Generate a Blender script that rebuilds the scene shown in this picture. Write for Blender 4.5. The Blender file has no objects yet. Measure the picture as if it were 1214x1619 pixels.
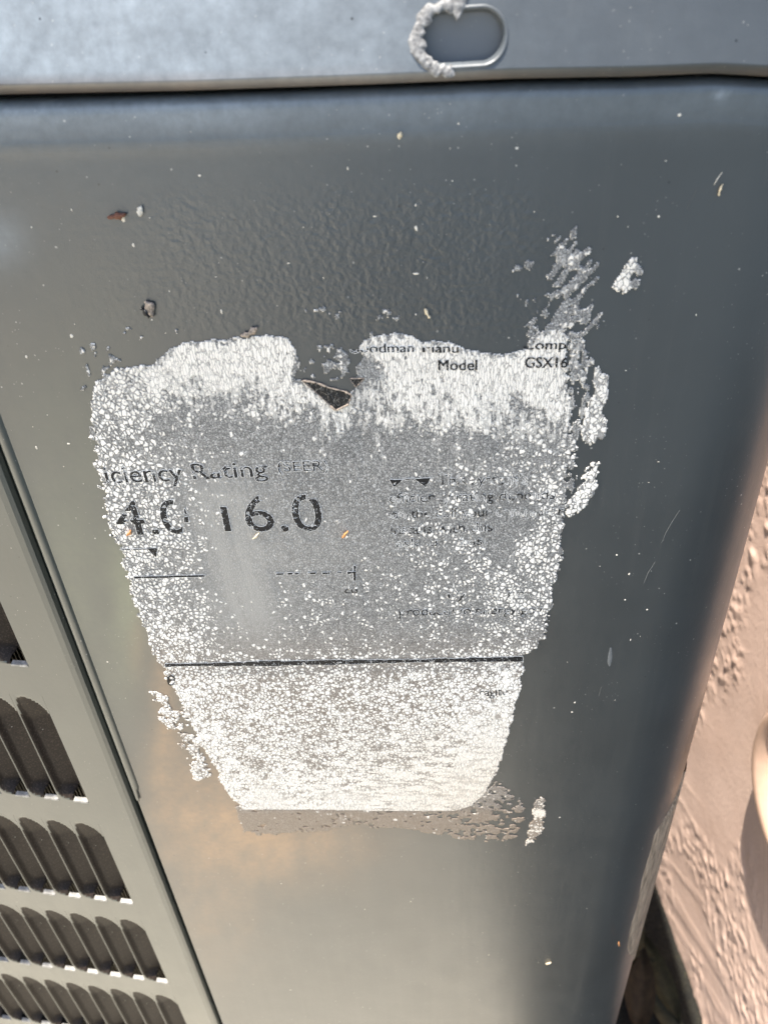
import bpy, bmesh, math, random
import numpy as np
from mathutils import Matrix, Vector

# ------------------------------------------------------------------ camera
scn = bpy.context.scene
COL = scn.collection
F, CX, CY = 1169.0, 607.0, 809.5            # focal length and centre in photo pixels (1214 x 1619)
PITCH, YAW, ROLL = math.radians(33.5), math.radians(-4.0), math.radians(-3.5)
DIST = 0.175                                 # lens to front face of the unit
CAM = np.array([0.0, -DIST, 0.0])
_fw = np.array([math.sin(YAW) * math.cos(PITCH), math.cos(YAW) * math.cos(PITCH), -math.sin(PITCH)])
_rt = np.array([math.cos(YAW), -math.sin(YAW), 0.0])
_up = np.cross(_rt, _fw)
_c, _s = math.cos(ROLL), math.sin(ROLL)
RT, UP = _c * _rt + _s * _up, -_s * _rt + _c * _up
cam_data = bpy.data.cameras.new('camera')
cam = bpy.data.objects.new('camera', cam_data)
COL.objects.link(cam)
M = Matrix.Identity(4)
for i in range(3):
    M[i][0], M[i][1], M[i][2], M[i][3] = RT[i], UP[i], -_fw[i], CAM[i]
cam.matrix_world = M
cam_data.sensor_width = 36.0
cam_data.sensor_fit = 'AUTO'
cam_data.lens = F / 1619.0 * 36.0
cam_data.clip_start, cam_data.clip_end = 0.005, 300.0
cam_data.dof.use_dof = True
cam_data.dof.focus_distance = 0.225
cam_data.dof.aperture_fstop = 17.0
scn.camera = cam

# ------------------------------------------------------------------ sky, sun, exposure
SUN_TO = Vector((-0.15, -0.035, 0.985)).normalized()
SUN_EL = math.asin(SUN_TO.z)
world = bpy.data.worlds.new("World")
scn.world = world
world.use_nodes = True
wn = world.node_tree
for n in list(wn.nodes):
    wn.nodes.remove(n)
w_out = wn.nodes.new('ShaderNodeOutputWorld')
w_bg = wn.nodes.new('ShaderNodeBackground')
w_sky = wn.nodes.new('ShaderNodeTexSky')
w_sky.sky_type = 'NISHITA'
w_sky.sun_disc = False
w_sky.sun_elevation = SUN_EL
w_sky.sun_rotation = math.atan2(SUN_TO.x, SUN_TO.y)
w_sky.dust_density = 2.0
w_bg.inputs['Strength'].default_value = 0.14
wn.links.new(w_sky.outputs[0], w_bg.inputs[0])
wn.links.new(w_bg.outputs[0], w_out.inputs[0])
sun_d = bpy.data.lights.new('sun', 'SUN')
sun_d.energy = 5.0
sun_d.angle = math.radians(0.53)
sun_d.color = (1.0, 0.94, 0.85)
sun = bpy.data.objects.new('sun', sun_d)
sun.rotation_euler = SUN_TO.to_track_quat('Z', 'Y').to_euler()
sun.location = (0, 0, 5)
COL.objects.link(sun)
scn.view_settings.view_transform = 'Standard'
scn.view_settings.look = 'None'
scn.view_settings.gamma = 1.0
scn.view_settings.use_curve_mapping = False
scn.view_settings.exposure = 1.45

# ------------------------------------------------------------------ helpers
GROUND_Z = -0.74
rng = np.random.default_rng(11)
random.seed(5)


def ray(px, py):
    px = np.asarray(px, float); py = np.asarray(py, float)
    return _fw + RT * ((px - CX) / F)[..., None] - UP * ((py - CY) / F)[..., None]


def face(px, py, y=0.0):
    """point on the vertical plane at depth y that carries the photo's pixel"""
    d = ray(px, py)
    t = (y - CAM[1]) / d[..., 1]
    return CAM + d * t[..., None]


def topx(P):
    d = np.asarray(P, float) - CAM
    z = d @ _fw
    return CX + F * (d @ RT) / z, CY - F * (d @ UP) / z


def fxz(px, py):
    p = face(px, py)
    return float(p[0]), float(p[2])


def hash2(ix, iy, seed):
    h = (ix.astype(np.int64) * 374761393 + iy.astype(np.int64) * 668265263 + seed * 974634777) & 0xFFFFFFFF
    h = ((h ^ (h >> 13)) * 1274126177) & 0xFFFFFFFF
    h = (h ^ (h >> 16)) & 0xFFFFFFFF
    return h / 4294967295.0


def vnoise(x, y, seed=0):
    ix, iy = np.floor(x), np.floor(y)
    fx, fy = x - ix, y - iy
    fx = fx * fx * (3 - 2 * fx); fy = fy * fy * (3 - 2 * fy)
    a, b = hash2(ix, iy, seed), hash2(ix + 1, iy, seed)
    c, d = hash2(ix, iy + 1, seed), hash2(ix + 1, iy + 1, seed)
    return (a * (1 - fx) + b * fx) * (1 - fy) + (c * (1 - fx) + d * fx) * fy


def fbm(x, y, seed=0, octs=4, gain=0.5):
    s, a, t = 0, 1.0, 0
    for o in range(octs):
        s = s + a * vnoise(x * 2 ** o + 17.3 * o, y * 2 ** o - 9.1 * o, seed + o)
        t += a
        a *= gain
    return s / t


def sstep(a, b, x):
    t = np.clip((x - a) / (b - a), 0, 1)
    return t * t * (3 - 2 * t)


def poly_sd(px, py, poly):
    """signed distance to a polygon, positive inside"""
    poly = np.asarray(poly, float)
    n = len(poly)
    best = np.full(px.shape, 1e18)
    inside = np.zeros(px.shape, bool)
    for i in range(n):
        ax, ay = poly[i]; bx, by = poly[(i + 1) % n]
        ex, ey = bx - ax, by - ay
        t = np.clip(((px - ax) * ex + (py - ay) * ey) / (ex * ex + ey * ey + 1e-12), 0, 1)
        best = np.minimum(best, (px - ax - t * ex) ** 2 + (py - ay - t * ey) ** 2)
        if ay != by:
            cr = ((ay > py) != (by > py)) & (px < (bx - ax) * (py - ay) / (by - ay) + ax)
            inside ^= cr
    d = np.sqrt(best)
    return np.where(inside, d, -d)


def link(o, parent=None):
    COL.objects.link(o)
    if parent is not None:
        o.parent = parent
    return o


def mesh_np(name, V, Q, mat, parent=None, origin=(0, 0, 0), smooth=True, attrs=None):
    V = np.asarray(V, np.float32) - np.asarray(origin, np.float32)
    me = bpy.data.meshes.new(name)
    if isinstance(Q, np.ndarray) and Q.ndim == 2:
        k = Q.shape[1]
        me.vertices.add(len(V)); me.vertices.foreach_set('co', V.ravel())
        me.loops.add(Q.size); me.loops.foreach_set('vertex_index', Q.astype(np.int32).ravel())
        me.polygons.add(len(Q))
        me.polygons.foreach_set('loop_start', np.arange(0, Q.size, k, dtype=np.int32))
        me.update(calc_edges=True)
    else:
        me.from_pydata([tuple(map(float, v)) for v in V], [], [tuple(int(i) for i in q) for q in Q])
        me.update()
    me.polygons.foreach_set('use_smooth', np.full(len(me.polygons), smooth))
    for an, av in (attrs or {}).items():
        a = me.attributes.new(an, 'FLOAT', 'POINT')
        a.data.foreach_set('value', np.asarray(av, np.float32))
    me.validate()
    if mat:
        me.materials.append(mat)
    o = bpy.data.objects.new(name, me)
    return link(o, parent)


def grid_quads(nu, nv):
    i = np.arange((nu - 1) * (nv - 1))
    r, c = i // (nu - 1), i % (nu - 1)
    a = r * nu + c
    return np.stack([a, a + 1, a + nu + 1, a + nu], 1)


def empty(name, loc):
    o = bpy.data.objects.new(name, None)
    o.location = loc
    o.empty_display_size = 0.05
    return link(o)


def tag(o, label=None, cat=None, group=None, kind=None):
    if label: o['label'] = label
    if cat: o['category'] = cat
    if group: o['group'] = group
    if kind: o['kind'] = kind
    return o


def box_vf(x0, x1, y0, y1, z0, z1):
    V = [(x0, y0, z0), (x1, y0, z0), (x1, y1, z0), (x0, y1, z0), (x0, y0, z1), (x1, y0, z1), (x1, y1, z1), (x0, y1, z1)]
    Fc = [(0, 3, 2, 1), (4, 5, 6, 7), (0, 1, 5, 4), (1, 2, 6, 5), (2, 3, 7, 6), (3, 0, 4, 7)]
    return V, Fc


class NT:
    """small node-tree writer"""
    def __init__(self, name):
        self.m = bpy.data.materials.new(name)
        self.m.use_nodes = True
        self.t = self.m.node_tree
        for n in list(self.t.nodes):
            self.t.nodes.remove(n)
        self.out = self.t.nodes.new('ShaderNodeOutputMaterial')
        self.b = self.t.nodes.new('ShaderNodeBsdfPrincipled')
        self.t.links.new(self.b.outputs[0], self.out.inputs[0])

    def set(self, sock, v):
        if isinstance(v, bpy.types.NodeSocket):
            self.t.links.new(v, sock)
        elif isinstance(v, (tuple, list)):
            sock.default_value = tuple(v) + ((1.0,) if len(v) == 3 and sock.type == 'RGBA' else ())
        else:
            sock.default_value = v

    def bs(self, **kw):
        for k, v in kw.items():
            self.set(self.b.inputs[k.replace('_', ' ')], v)
        return self.m

    def math(self, op, a, b=0.0, c=0.0, clamp=False):
        n = self.t.nodes.new('ShaderNodeMath'); n.operation = op; n.use_clamp = clamp
        self.set(n.inputs[0], a); self.set(n.inputs[1], b); self.set(n.inputs[2], c)
        return n.outputs[0]

    def mix(self, f, a, b):
        n = self.t.nodes.new('ShaderNodeMix'); n.data_type = 'RGBA'
        self.set(n.inputs[0], f); self.set(n.inputs[6], a); self.set(n.inputs[7], b)
        return n.outputs[2]

    def mixf(self, f, a, b):
        n = self.t.nodes.new('ShaderNodeMix'); n.data_type = 'FLOAT'
        self.set(n.inputs[0], f); self.set(n.inputs[2], a); self.set(n.inputs[3], b)
        return n.outputs[0]

    def coord(self, sx=1.0, sy=1.0, sz=1.0, distort=0.0, dscale=500.0, offset=(0, 0, 0)):
        tc = self.t.nodes.new('ShaderNodeTexCoord')
        v = tc.outputs['Object']
        if distort:
            n = self.noise(v, dscale, 2.0, color=True)
            va = self.t.nodes.new('ShaderNodeVectorMath'); va.operation = 'MULTIPLY_ADD'
            self.set(va.inputs[0], n); va.inputs[1].default_value = (distort,) * 3
            self.set(va.inputs[2], v)
            v = va.outputs[0]
        mp = self.t.nodes.new('ShaderNodeMapping')
        self.set(mp.inputs['Vector'], v)
        mp.inputs['Scale'].default_value = (sx, sy, sz)
        mp.inputs['Location'].default_value = offset
        return mp.outputs[0]

    def noise(self, v, scale, detail=3.0, rough=0.5, color=False):
        n = self.t.nodes.new('ShaderNodeTexNoise')
        if v is not None: self.set(n.inputs['Vector'], v)
        n.inputs['Scale'].default_value = scale
        n.inputs['Detail'].default_value = detail
        n.inputs['Roughness'].default_value = rough
        return n.outputs['Color' if color else 'Fac']

    def vor(self, v, scale, feature='F1', out='Distance', rnd=1.0):
        n = self.t.nodes.new('ShaderNodeTexVoronoi')
        n.feature = feature
        self.set(n.inputs['Vector'], v)
        n.inputs['Scale'].default_value = scale
        n.inputs['Randomness'].default_value = rnd
        return n.outputs[out]

    def sep(self, c):
        n = self.t.nodes.new('ShaderNodeSeparateColor')
        self.set(n.inputs[0], c)
        return n.outputs[0]

    def mr(self, v, a, b, c=0.0, d=1.0, smooth=False):
        n = self.t.nodes.new('ShaderNodeMapRange')
        if smooth: n.interpolation_type = 'SMOOTHSTEP'
        self.set(n.inputs[0], v)
        for i, x in ((1, a), (2, b), (3, c), (4, d)):
            self.set(n.inputs[i], x)
        return n.outputs[0]

    def attr(self, name):
        n = self.t.nodes.new('ShaderNodeAttribute'); n.attribute_name = name
        return n.outputs['Fac']

    def bump(self, h, dist, strength=1.0, normal=None):
        n = self.t.nodes.new('ShaderNodeBump')
        self.set(n.inputs['Height'], h)
        n.inputs['Distance'].default_value = dist
        self.set(n.inputs['Strength'], strength)
        if normal is not None: self.set(n.inputs['Normal'], normal)
        return n.outputs[0]


def paint(name, base=(0.026, 0.0300, 0.0315), rough=0.33, stains_light=False, speck=1.0, dust=0.0, spec=0.80):
    t = NT(name)
    v = t.coord()
    big = t.noise(v, 22.0, 4.0, 0.6)
    fine = t.noise(v, 2600.0, 2.0)
    col = t.mix(t.mr(big, 0.3, 0.7), base, tuple(c * 1.25 for c in base))
    # dust specks of several sizes
    vs = t.coord(distort=0.0006, dscale=900.0)
    d1 = t.vor(vs, 520.0); r1 = t.sep(t.vor(vs, 520.0, out='Color'))
    s1 = t.math('MULTIPLY', t.mr(d1, 0.10, 0.16, 1.0, 0.0), t.mr(r1, 0.945, 0.975))
    d2 = t.vor(vs, 190.0); r2 = t.sep(t.vor(vs, 190.0, out='Color'))
    s2 = t.math('MULTIPLY', t.mr(d2, 0.05, 0.085, 1.0, 0.0), t.mr(r2, 0.97, 0.975))
    sp = t.math('MULTIPLY', t.math('MAXIMUM', t.math('MULTIPLY', s1, 0.45), s2), speck, clamp=True)
    d4 = t.vor(vs, 1150.0); r4 = t.sep(t.vor(vs, 1150.0, out='Color'))
    dusty = t.mr(t.noise(v, 28.0, 3.0, 0.6), 0.42, 0.62)
    s4 = t.math('MULTIPLY', t.math('MULTIPLY', t.mr(d4, 0.12, 0.22, 1.0, 0.0), t.mr(r4, 0.90, 0.94)), dusty)
    sp = t.math('MAXIMUM', sp, t.math('MULTIPLY', s4, 0.42))
    d3 = t.vor(t.coord(offset=(3.1, 0.4, 1.7)), 240.0); r3 = t.sep(t.vor(t.coord(offset=(3.1, 0.4, 1.7)), 240.0, out='Color'))
    pits = t.math('MULTIPLY', t.mr(d3, 0.05, 0.08, 1.0, 0.0), t.mr(r3, 0.8, 0.82))
    streak = t.noise(t.coord(sx=1.0, sz=0.04), 260.0, 4.0, 0.65)
    peel = t.noise(v, 420.0, 2.0)
    nrm = t.bump(peel, 0.00012, 0.25, t.bump(fine, 0.00006, 0.35))
    rgh = t.mixf(t.noise(v, 60.0, 5.0, 0.65), rough - 0.06, rough + 0.08)
    rgh = t.math('ADD', rgh, t.mr(streak, 0.4, 0.75, -0.01, 0.03))
    col = t.mix(t.mr(streak, 0.55, 0.8, 0.0, 0.05), col, (0.16, 0.15, 0.13))
    if dust:
        dn = t.mr(t.noise(v, 1500.0, 4.0, 0.7), 0.52, 0.66)
        col = t.mix(t.math('MULTIPLY', dn, dust), col, (0.17, 0.115, 0.08))
    if stains_light:
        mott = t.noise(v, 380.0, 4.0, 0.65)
        bl = t.math('MULTIPLY', t.attr('bloom_sheen'), t.mr(mott, 0.25, 0.75, 0.55, 1.0))
        col = t.mix(bl, col, (0.25, 0.285, 0.31))  # mottled fading, with reflected sky painted into the same pale tone
        col = t.mix(t.math('MULTIPLY', t.attr('tan_stain_bounce'), t.mr(mott, 0.2, 0.7, 0.6, 1.0)), col, (0.30, 0.165, 0.075))
        col = t.mix(t.math('MULTIPLY', t.attr('green_stain_bounce'), t.mr(mott, 0.2, 0.7, 0.7, 1.0)), col, (0.11, 0.12, 0.075))
        bub = t.noise(t.coord(distort=0.0010, dscale=300.0), 760.0, 1.0, 0.4)
        nrm = t.bump(t.math('MULTIPLY', t.mr(bub, 0.25, 0.75), t.attr('bubbles')), 0.00012, 1.0, nrm)
        rgh = t.math('ADD', rgh, t.math('MULTIPLY', t.attr('bloom_sheen'), 0.12))
    col = t.mix(sp, col, (0.55, 0.52, 0.46))
    col = t.mix(t.math('MULTIPLY', pits, 0.85), col, (0.008, 0.008, 0.009))
    return t.bs(Base_Color=col, Roughness=rgh, Normal=nrm, Specular_IOR_Level=spec)


def simple(name, col, rough=0.6, var=0.25, scale=800.0, bump=0.0, spec=0.4, metallic=0.0):
    t = NT(name)
    n = t.noise(t.coord(), scale, 4.0, 0.6)
    c = t.mix(t.mr(n, 0.3, 0.7), tuple(x * (1 - var) for x in col), tuple(min(1, x * (1 + var)) for x in col))
    kw = dict(Base_Color=c, Roughness=rough, Specular_IOR_Level=spec, Metallic=metallic)
    if bump: kw['Normal'] = t.bump(n, bump, 0.8)
    return t.bs(**kw)


def label_material():
    """aged paper label: white flakes on a grey crazed film; the layout comes from mesh attributes"""
    t = NT('flaked_label')
    dens, vert, haze, film = t.attr('flakes'), t.attr('grain'), t.attr('smear'), t.attr('cream')
    grit = t.noise(t.coord(sx=1.0, sz=0.8), 2300.0, 2.0, 0.6)
    clump = t.noise(t.coord(sx=1.0, sz=0.85, offset=(1.3, 0, 0.9)), 540.0, 2.0, 0.55)
    # where the film has worn in long level waves (lower part of the label)
    wave = t.noise(t.coord(sx=0.42, sz=1.5, distort=0.002, dscale=160.0), 330.0, 3.0, 0.55)
    lump = t.mixf(t.mr(film, 0.1, 0.6), clump, wave)
    lumpc = t.math('SUBTRACT', lump, 0.5)
    # rounded flakes: each shrinks away from its neighbours as the coating thins, then drops out
    v1 = t.coord(sx=1.0, sz=0.80, distort=0.0009, dscale=900.0)
    r1 = t.sep(t.vor(v1, 820.0, out='Color'))
    e1 = t.vor(v1, 820.0, 'DISTANCE_TO_EDGE')
    gap1 = t.math('SUBTRACT', t.mr(dens, 0.15, 1.0, 0.26, 0.015), t.math('MULTIPLY', lumpc, t.mr(film, 0.2, 0.6, 0.5, 1.25)))
    q1 = t.math('SUBTRACT', t.math('ADD', e1, t.math('MULTIPLY', t.math('SUBTRACT', grit, 0.5), 0.22)), gap1)
    pres1 = t.math('SUBTRACT', t.math('ADD', t.mr(dens, 0.06, 0.58, -0.22, 1.05), t.math('MULTIPLY', lumpc, 0.8)), r1)
    k1 = t.math('MULTIPLY', t.mr(q1, -0.02, 0.05), t.mr(pres1, -0.03, 0.05))
    # tall flakes split by upright cracks
    v2 = t.coord(sx=1.0, sz=0.20, distort=0.0008, dscale=700.0, offset=(0.7, 0, 0.3))
    r2 = t.sep(t.vor(v2, 1400.0, out='Color'))
    e2 = t.vor(v2, 1400.0, 'DISTANCE_TO_EDGE')
    dn = t.math('ADD', dens, t.math('ADD', t.math('MULTIPLY', t.math('SUBTRACT', grit, 0.5), 0.55), t.math('MULTIPLY', lumpc, 1.1)))
    k2 = t.mr(t.math('SUBTRACT', dn, t.mr(r2, 0, 1, 0.16, 0.86)), -0.05, 0.06)
    c1 = t.mr(e1, 0.0, 0.06)
    c2 = t.mr(e2, 0.01, 0.11)
    f1 = t.math('MULTIPLY', k1, t.mr(c1, 0, 1, 0.8, 1.0))
    f2 = t.math('MULTIPLY', k2, t.mr(c2, 0, 1, 0.75, 1.0))
    fl = t.mixf(vert, f1, f2)
    # crazed grey film under the flakes
    vb = t.coord(sx=1.0, sz=0.7, distort=0.0006, dscale=1300.0, offset=(2.2, 0, 5.1))
    eb = t.mr(t.vor(vb, 1350.0, 'DISTANCE_TO_EDGE'), 0.0, 0.16)
    rb = t.sep(t.vor(vb, 1350.0, out='Color'))
    fine = t.noise(t.coord(), 3200.0, 3.0, 0.7)
    tone = t.math('ADD', t.math('MULTIPLY', rb, 0.35), t.math('MULTIPLY', fine, 0.75))
    film_c = t.mix(t.mr(tone, 0.3, 0.85), (0.135, 0.133, 0.128), (0.32, 0.313, 0.295))
    film_c = t.mix(t.mr(eb, 0, 1, 0.8, 0.0), film_c, (0.035, 0.036, 0.038))
    tiny = t.noise(t.coord(offset=(5, 0, 2)), 2500.0, 1.0, 0.5)
    film_c = t.mix(t.mr(tiny, 0.62, 0.70, 0.0, 0.6), film_c, (0.66, 0.65, 0.62))
    smear_c = t.mix(fine, (0.20, 0.195, 0.18), (0.37, 0.355, 0.325))
    film_c = t.mix(t.math('MULTIPLY', haze, 0.8), film_c, smear_c)
    film_c = t.mix(t.math('MULTIPLY', t.attr('tan_stain_bounce'), 0.75), film_c, (0.24, 0.17, 0.11))
    white = t.mix(film, (0.80, 0.755, 0.68), (0.81, 0.715, 0.59))
    white = t.mix(t.mr(t.noise(t.coord(), 70.0, 4.0, 0.6), 0.55, 0.75, 0.0, 0.25), white, (0.62, 0.55, 0.46))
    col = t.mix(fl, film_c, white)
    crack = t.mixf(vert, t.mr(c1, 0, 1, 0.6, 0.0), t.mr(c2, 0, 1, 0.7, 0.0))
    col = t.mix(t.math('MULTIPLY', crack, t.mixf(vert, k1, k2)), col, (0.20, 0.185, 0.165))
    h = t.math('ADD', t.math('MULTIPLY', fl, 1.0), t.math('ADD', t.math('MULTIPLY', eb, 0.25), t.math('MULTIPLY', fine, 0.12)))
    nrm = t.bump(h, 0.00022, 1.0)
    return t.bs(Base_Color=col, Roughness=t.mixf(fl, 0.5, 0.85), Normal=nrm, Specular_IOR_Level=0.35)


M_PANEL = paint('weathered_panel_paint', stains_light=True)
M_PAINT = paint('grey_unit_paint', base=(0.027, 0.0315, 0.0265), speck=0.7)
M_CAP = paint('cap_paint', base=(0.032, 0.036, 0.038), rough=0.38, spec=0.5, stains_light=True, speck=0.8)
M_LOUV = paint('dusty_shaded_louver_paint', base=(0.017, 0.0115, 0.008), rough=0.55, dust=0.30, spec=0.18)  # unit paint darkened to imitate the blades' shade, plus brown dust
M_LABEL = label_material()
M_INK = simple('cracked_black_ink', (0.010, 0.010, 0.011), 0.6, 0.5, 2500.0, 0.0001, 0.2)
M_GHOST = simple('raised_white_edge', (0.78, 0.76, 0.72), 0.8, 0.1, 1500.0)
tf = NT('black_backing_film')
ff = tf.noise(tf.coord(sx=1.0, sz=0.6, distort=0.001, dscale=500.0), 900.0, 2.0, 0.5)
crease = tf.mr(tf.math('ABSOLUTE', tf.math('SUBTRACT', ff, 0.5)), 0.0, 0.022, 1.0, 0.0)
tf.bs(Base_Color=tf.mix(tf.math('MULTIPLY', crease, 0.7), (0.006, 0.0065, 0.008), (0.30, 0.28, 0.25)), Roughness=0.45, Specular_IOR_Level=0.25, Normal=tf.bump(ff, 0.0004, 0.8))
M_FILM = tf.m
M_TORN = simple('torn_paper_edge', (0.26, 0.21, 0.165), 0.85, 0.6, 1800.0, 0.0002)
M_CRUST = simple('corroded_crust', (0.17, 0.167, 0.16), 0.6, 0.85, 900.0, 0.00025)
M_LIP = simple('lip_highlight', (0.21, 0.20, 0.18), 0.5, 0.7, 500.0, 0.0002)  # pale colour stands in for the ledges' bright highlight
M_DARK = simple('recess_shade', (0.010, 0.010, 0.012), 0.8, 0.3, 200.0)  # near-black standing in for shade inside the gaps and casing
M_FIN = simple('coil_fin', (0.10, 0.085, 0.06), 0.5, 0.3, 900.0, metallic=0.5)
M_PALE = simple('pale_dust', (0.60, 0.55, 0.46), 0.9, 0.2, 2000.0)
M_ORANGE = simple('orange_plant_bit', (0.45, 0.20, 0.07), 0.7, 0.35, 2500.0)
M_BROWN = simple('brown_plant_bit', (0.13, 0.05, 0.028), 0.7, 0.4, 2500.0, 0.0003)
M_STRAW = simple('straw_bit', (0.60, 0.50, 0.34), 0.8, 0.25, 2500.0)

# ------------------------------------------------------------------ ground, unseen reflection slabs, wall (the setting)
GV, GF = [], []
n_g = 41
xs = np.linspace(-1, 1, n_g); xs = np.sign(xs) * np.abs(xs) ** 4 * 60
GX, GY = np.meshgrid(xs, xs)
GZ = np.full(GX.shape, GROUND_Z) + 0.008 * (vnoise(GX * 30, GY * 30, 3) - 1.0)
tg = NT('grey_gravel')
vg = tg.coord()
g1 = tg.noise(vg, 5.0, 6.0, 0.7); g2 = tg.vor(vg, 70.0)
gr = tg.sep(tg.vor(vg, 70.0, out='Color'))
gc = tg.mix(gr, (0.072, 0.090, 0.108), (0.165, 0.192, 0.220))
gc = tg.mix(tg.mr(g1, 0.35, 0.7, 0.0, 0.5), gc, (0.11, 0.13, 0.085))
tg.bs(Base_Color=gc, Roughness=0.9, Normal=tg.bump(g2, 0.02, 0.8))
ground = mesh_np('ground', np.stack([GX.ravel(), GY.ravel(), GZ.ravel()], 1), grid_quads(n_g, n_g), tg.m)
tag(ground, kind='structure')
ts0 = NT('dark_soil')
v0 = ts0.coord()
s1_ = ts0.noise(v0, 60.0, 6.0, 0.7); s2_ = ts0.noise(v0, 240.0, 4.0, 0.6)
sc = ts0.mix(ts0.mr(s1_, 0.35, 0.7), (0.005, 0.0045, 0.003), (0.020, 0.018, 0.010))
sc = ts0.mix(ts0.mr(s2_, 0.6, 0.75), sc, (0.042, 0.038, 0.02))
ts0.bs(Base_Color=sc, Roughness=0.95, Normal=ts0.bump(s2_, 0.01, 0.8))
nbx, nby = 70, 110
bx, by = np.meshgrid(np.linspace(0.06, 1.6, nbx), np.linspace(-0.9, 1.0, nby))
bz = GROUND_Z + 0.002 + 0.014 * fbm(bx * 22, by * 22, 15, 4)
bed = mesh_np('soil_bed', np.stack([bx.ravel(), by.ravel(), bz.ravel()], 1), grid_quads(nbx, nby), ts0.m)  # corner soil, spread wider out of view to darken right-hand reflections
tag(bed, kind='structure')

tp = NT('warm_concrete')
vp = tp.coord()
p1 = tp.noise(vp, 9.0, 6.0, 0.65); p2 = tp.noise(vp, 180.0, 4.0, 0.6)
pc = tp.mix(tp.mr(p1, 0.3, 0.7), (0.57, 0.52, 0.41), (0.68, 0.63, 0.51))
pc = tp.mix(tp.mr(p2, 0.55, 0.75, 0, 0.5), pc, (0.30, 0.25, 0.19))
tp.bs(Base_Color=pc, Roughness=0.9, Normal=tp.bump(p2, 0.004, 0.6))
V2, F2 = box_vf(-7.0, -0.50, -6.0, -1.0, GROUND_Z - 0.1, GROUND_Z + 0.02)
V, Fc = box_vf(-7.0, 0.068, -1.0, 0.9, GROUND_Z - 0.1, GROUND_Z + 0.02)
unseen_slabs = mesh_np('unseen_slabs', V + V2, Fc + [tuple(i + 8 for i in f) for f in F2], tp.m, smooth=False)  # unseen pale slabs, outlined to brighten the panel's left reflections
tag(unseen_slabs, kind='structure')

# stucco wall at the right, running away from the lens beside the unit
WP = np.array([0.2236, 0.19]); WD = np.array([-0.0645, 0.998]); WD /= np.linalg.norm(WD)
WN = np.array([-WD[1], WD[0]])              # towards the unit
nu, nv = 300, 480
wu = np.linspace(-0.16, 0.42, nu); wz = np.linspace(GROUND_Z - 0.01, 0.22, nv)
WU, WZ = np.meshgrid(wu, wz)
warp = 0.6 * (fbm(WU * 28, WZ * 28, 71, 2) - .5)
ca, sa = math.cos(0.85), math.sin(0.85)
AU, AZ = WU * ca + WZ * sa, -WU * sa + WZ * ca
kn = fbm(AU * 85 + warp, AZ * 120 + warp, 31, 3)
patch = sstep(0.38, 0.56, fbm(WU * 15, WZ * 15, 47, 3))
plate = sstep(0.585, 0.625, kn)
crumb = sstep(0.64, 0.69, fbm(AU * 190, AZ * 260, 91, 2))
relief = patch * (plate * 0.0006 + crumb * 0.0007) + 0.0010 * fbm(WU * 20, WZ * 20, 5, 2) + 0.0002 * fbm(WU * 260, WZ * 260, 8, 3)
rib = 0.0004 * sstep(0.5, 0.62, fbm(WU * 16, (WZ + 0.5 * WU) * 90, 13, 2)) * sstep(-0.5, -0.62, WZ)
relief += rib
relief *= sstep(-0.16, -0.150, WU) * sstep(0.42, 0.40, WU) * sstep(0.22, 0.20, WZ)
WV = np.stack([WP[0] + WD[0] * WU + WN[0] * relief, WP[1] + WD[1] * WU + WN[1] * relief, WZ], -1).reshape(-1, 3)
WQ = grid_quads(nu, nv)
nb = len(WV)


def wall_pt(u, d, z):
    return (WP[0] + WD[0] * u + WN[0] * d, WP[1] + WD[1] * u + WN[1] * d, z)


extra, eq = [], []


def wquad(a, b, c, d):
    i = nb + len(extra)
    extra.extend([a, b, c, d]); eq.append((i, i + 1, i + 2, i + 3))


U0, U1, Z1, Z2, TH = -0.165, 1.9, 0.22, 1.95, -0.2
wquad(wall_pt(U0, 0, GROUND_Z - .01), wall_pt(-0.16, 0, GROUND_Z - .01), wall_pt(-0.16, 0, Z1), wall_pt(U0, 0, Z1))
wquad(wall_pt(0.42, 0, GROUND_Z - .01), wall_pt(U1, 0, GROUND_Z - .01), wall_pt(U1, 0, Z1), wall_pt(0.42, 0, Z1))
wquad(wall_pt(U0, 0, Z1), wall_pt(U1, 0, Z1), wall_pt(U1, 0, Z2), wall_pt(U0, 0, Z2))
wquad(wall_pt(U0, 0, Z2), wall_pt(U1, 0, Z2), wall_pt(U1, TH, Z2), wall_pt(U0, TH, Z2))
wquad(wall_pt(U0, TH, GROUND_Z), wall_pt(U1, TH, GROUND_Z), wall_pt(U1, TH, Z2), wall_pt(U0, TH, Z2))
wquad(wall_pt(U0, 0, GROUND_Z), wall_pt(U0, TH, GROUND_Z), wall_pt(U0, TH, Z2), wall_pt(U0, 0, Z2))
wquad(wall_pt(U1, 0, GROUND_Z), wall_pt(U1, TH, GROUND_Z), wall_pt(U1, TH, Z2), wall_pt(U1, 0, Z2))
tw = NT('pink_stucco')
vw = tw.coord()
w1 = tw.noise(vw, 14.0, 5.0, 0.6); w2 = tw.noise(vw, 420.0, 4.0, 0.65)
wc = tw.mix(tw.mr(w1, 0.3, 0.7), (0.70, 0.49, 0.385), (0.78, 0.565, 0.455))
wc = tw.mix(tw.mr(w2, 0.55, 0.75, 0, 0.35), wc, (0.44, 0.28, 0.20))
tw.bs(Base_Color=wc, Roughness=0.85, Normal=tw.bump(w2, 0.0006, 0.6), Specular_IOR_Level=0.3)
wall = mesh_np('stucco_wall', np.vstack([WV, np.array(extra)]), np.vstack([WQ, np.array(eq)]), tw.m)
tag(wall, 'pink rough stucco wall rising behind the right edge of the grey unit', 'wall')

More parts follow.
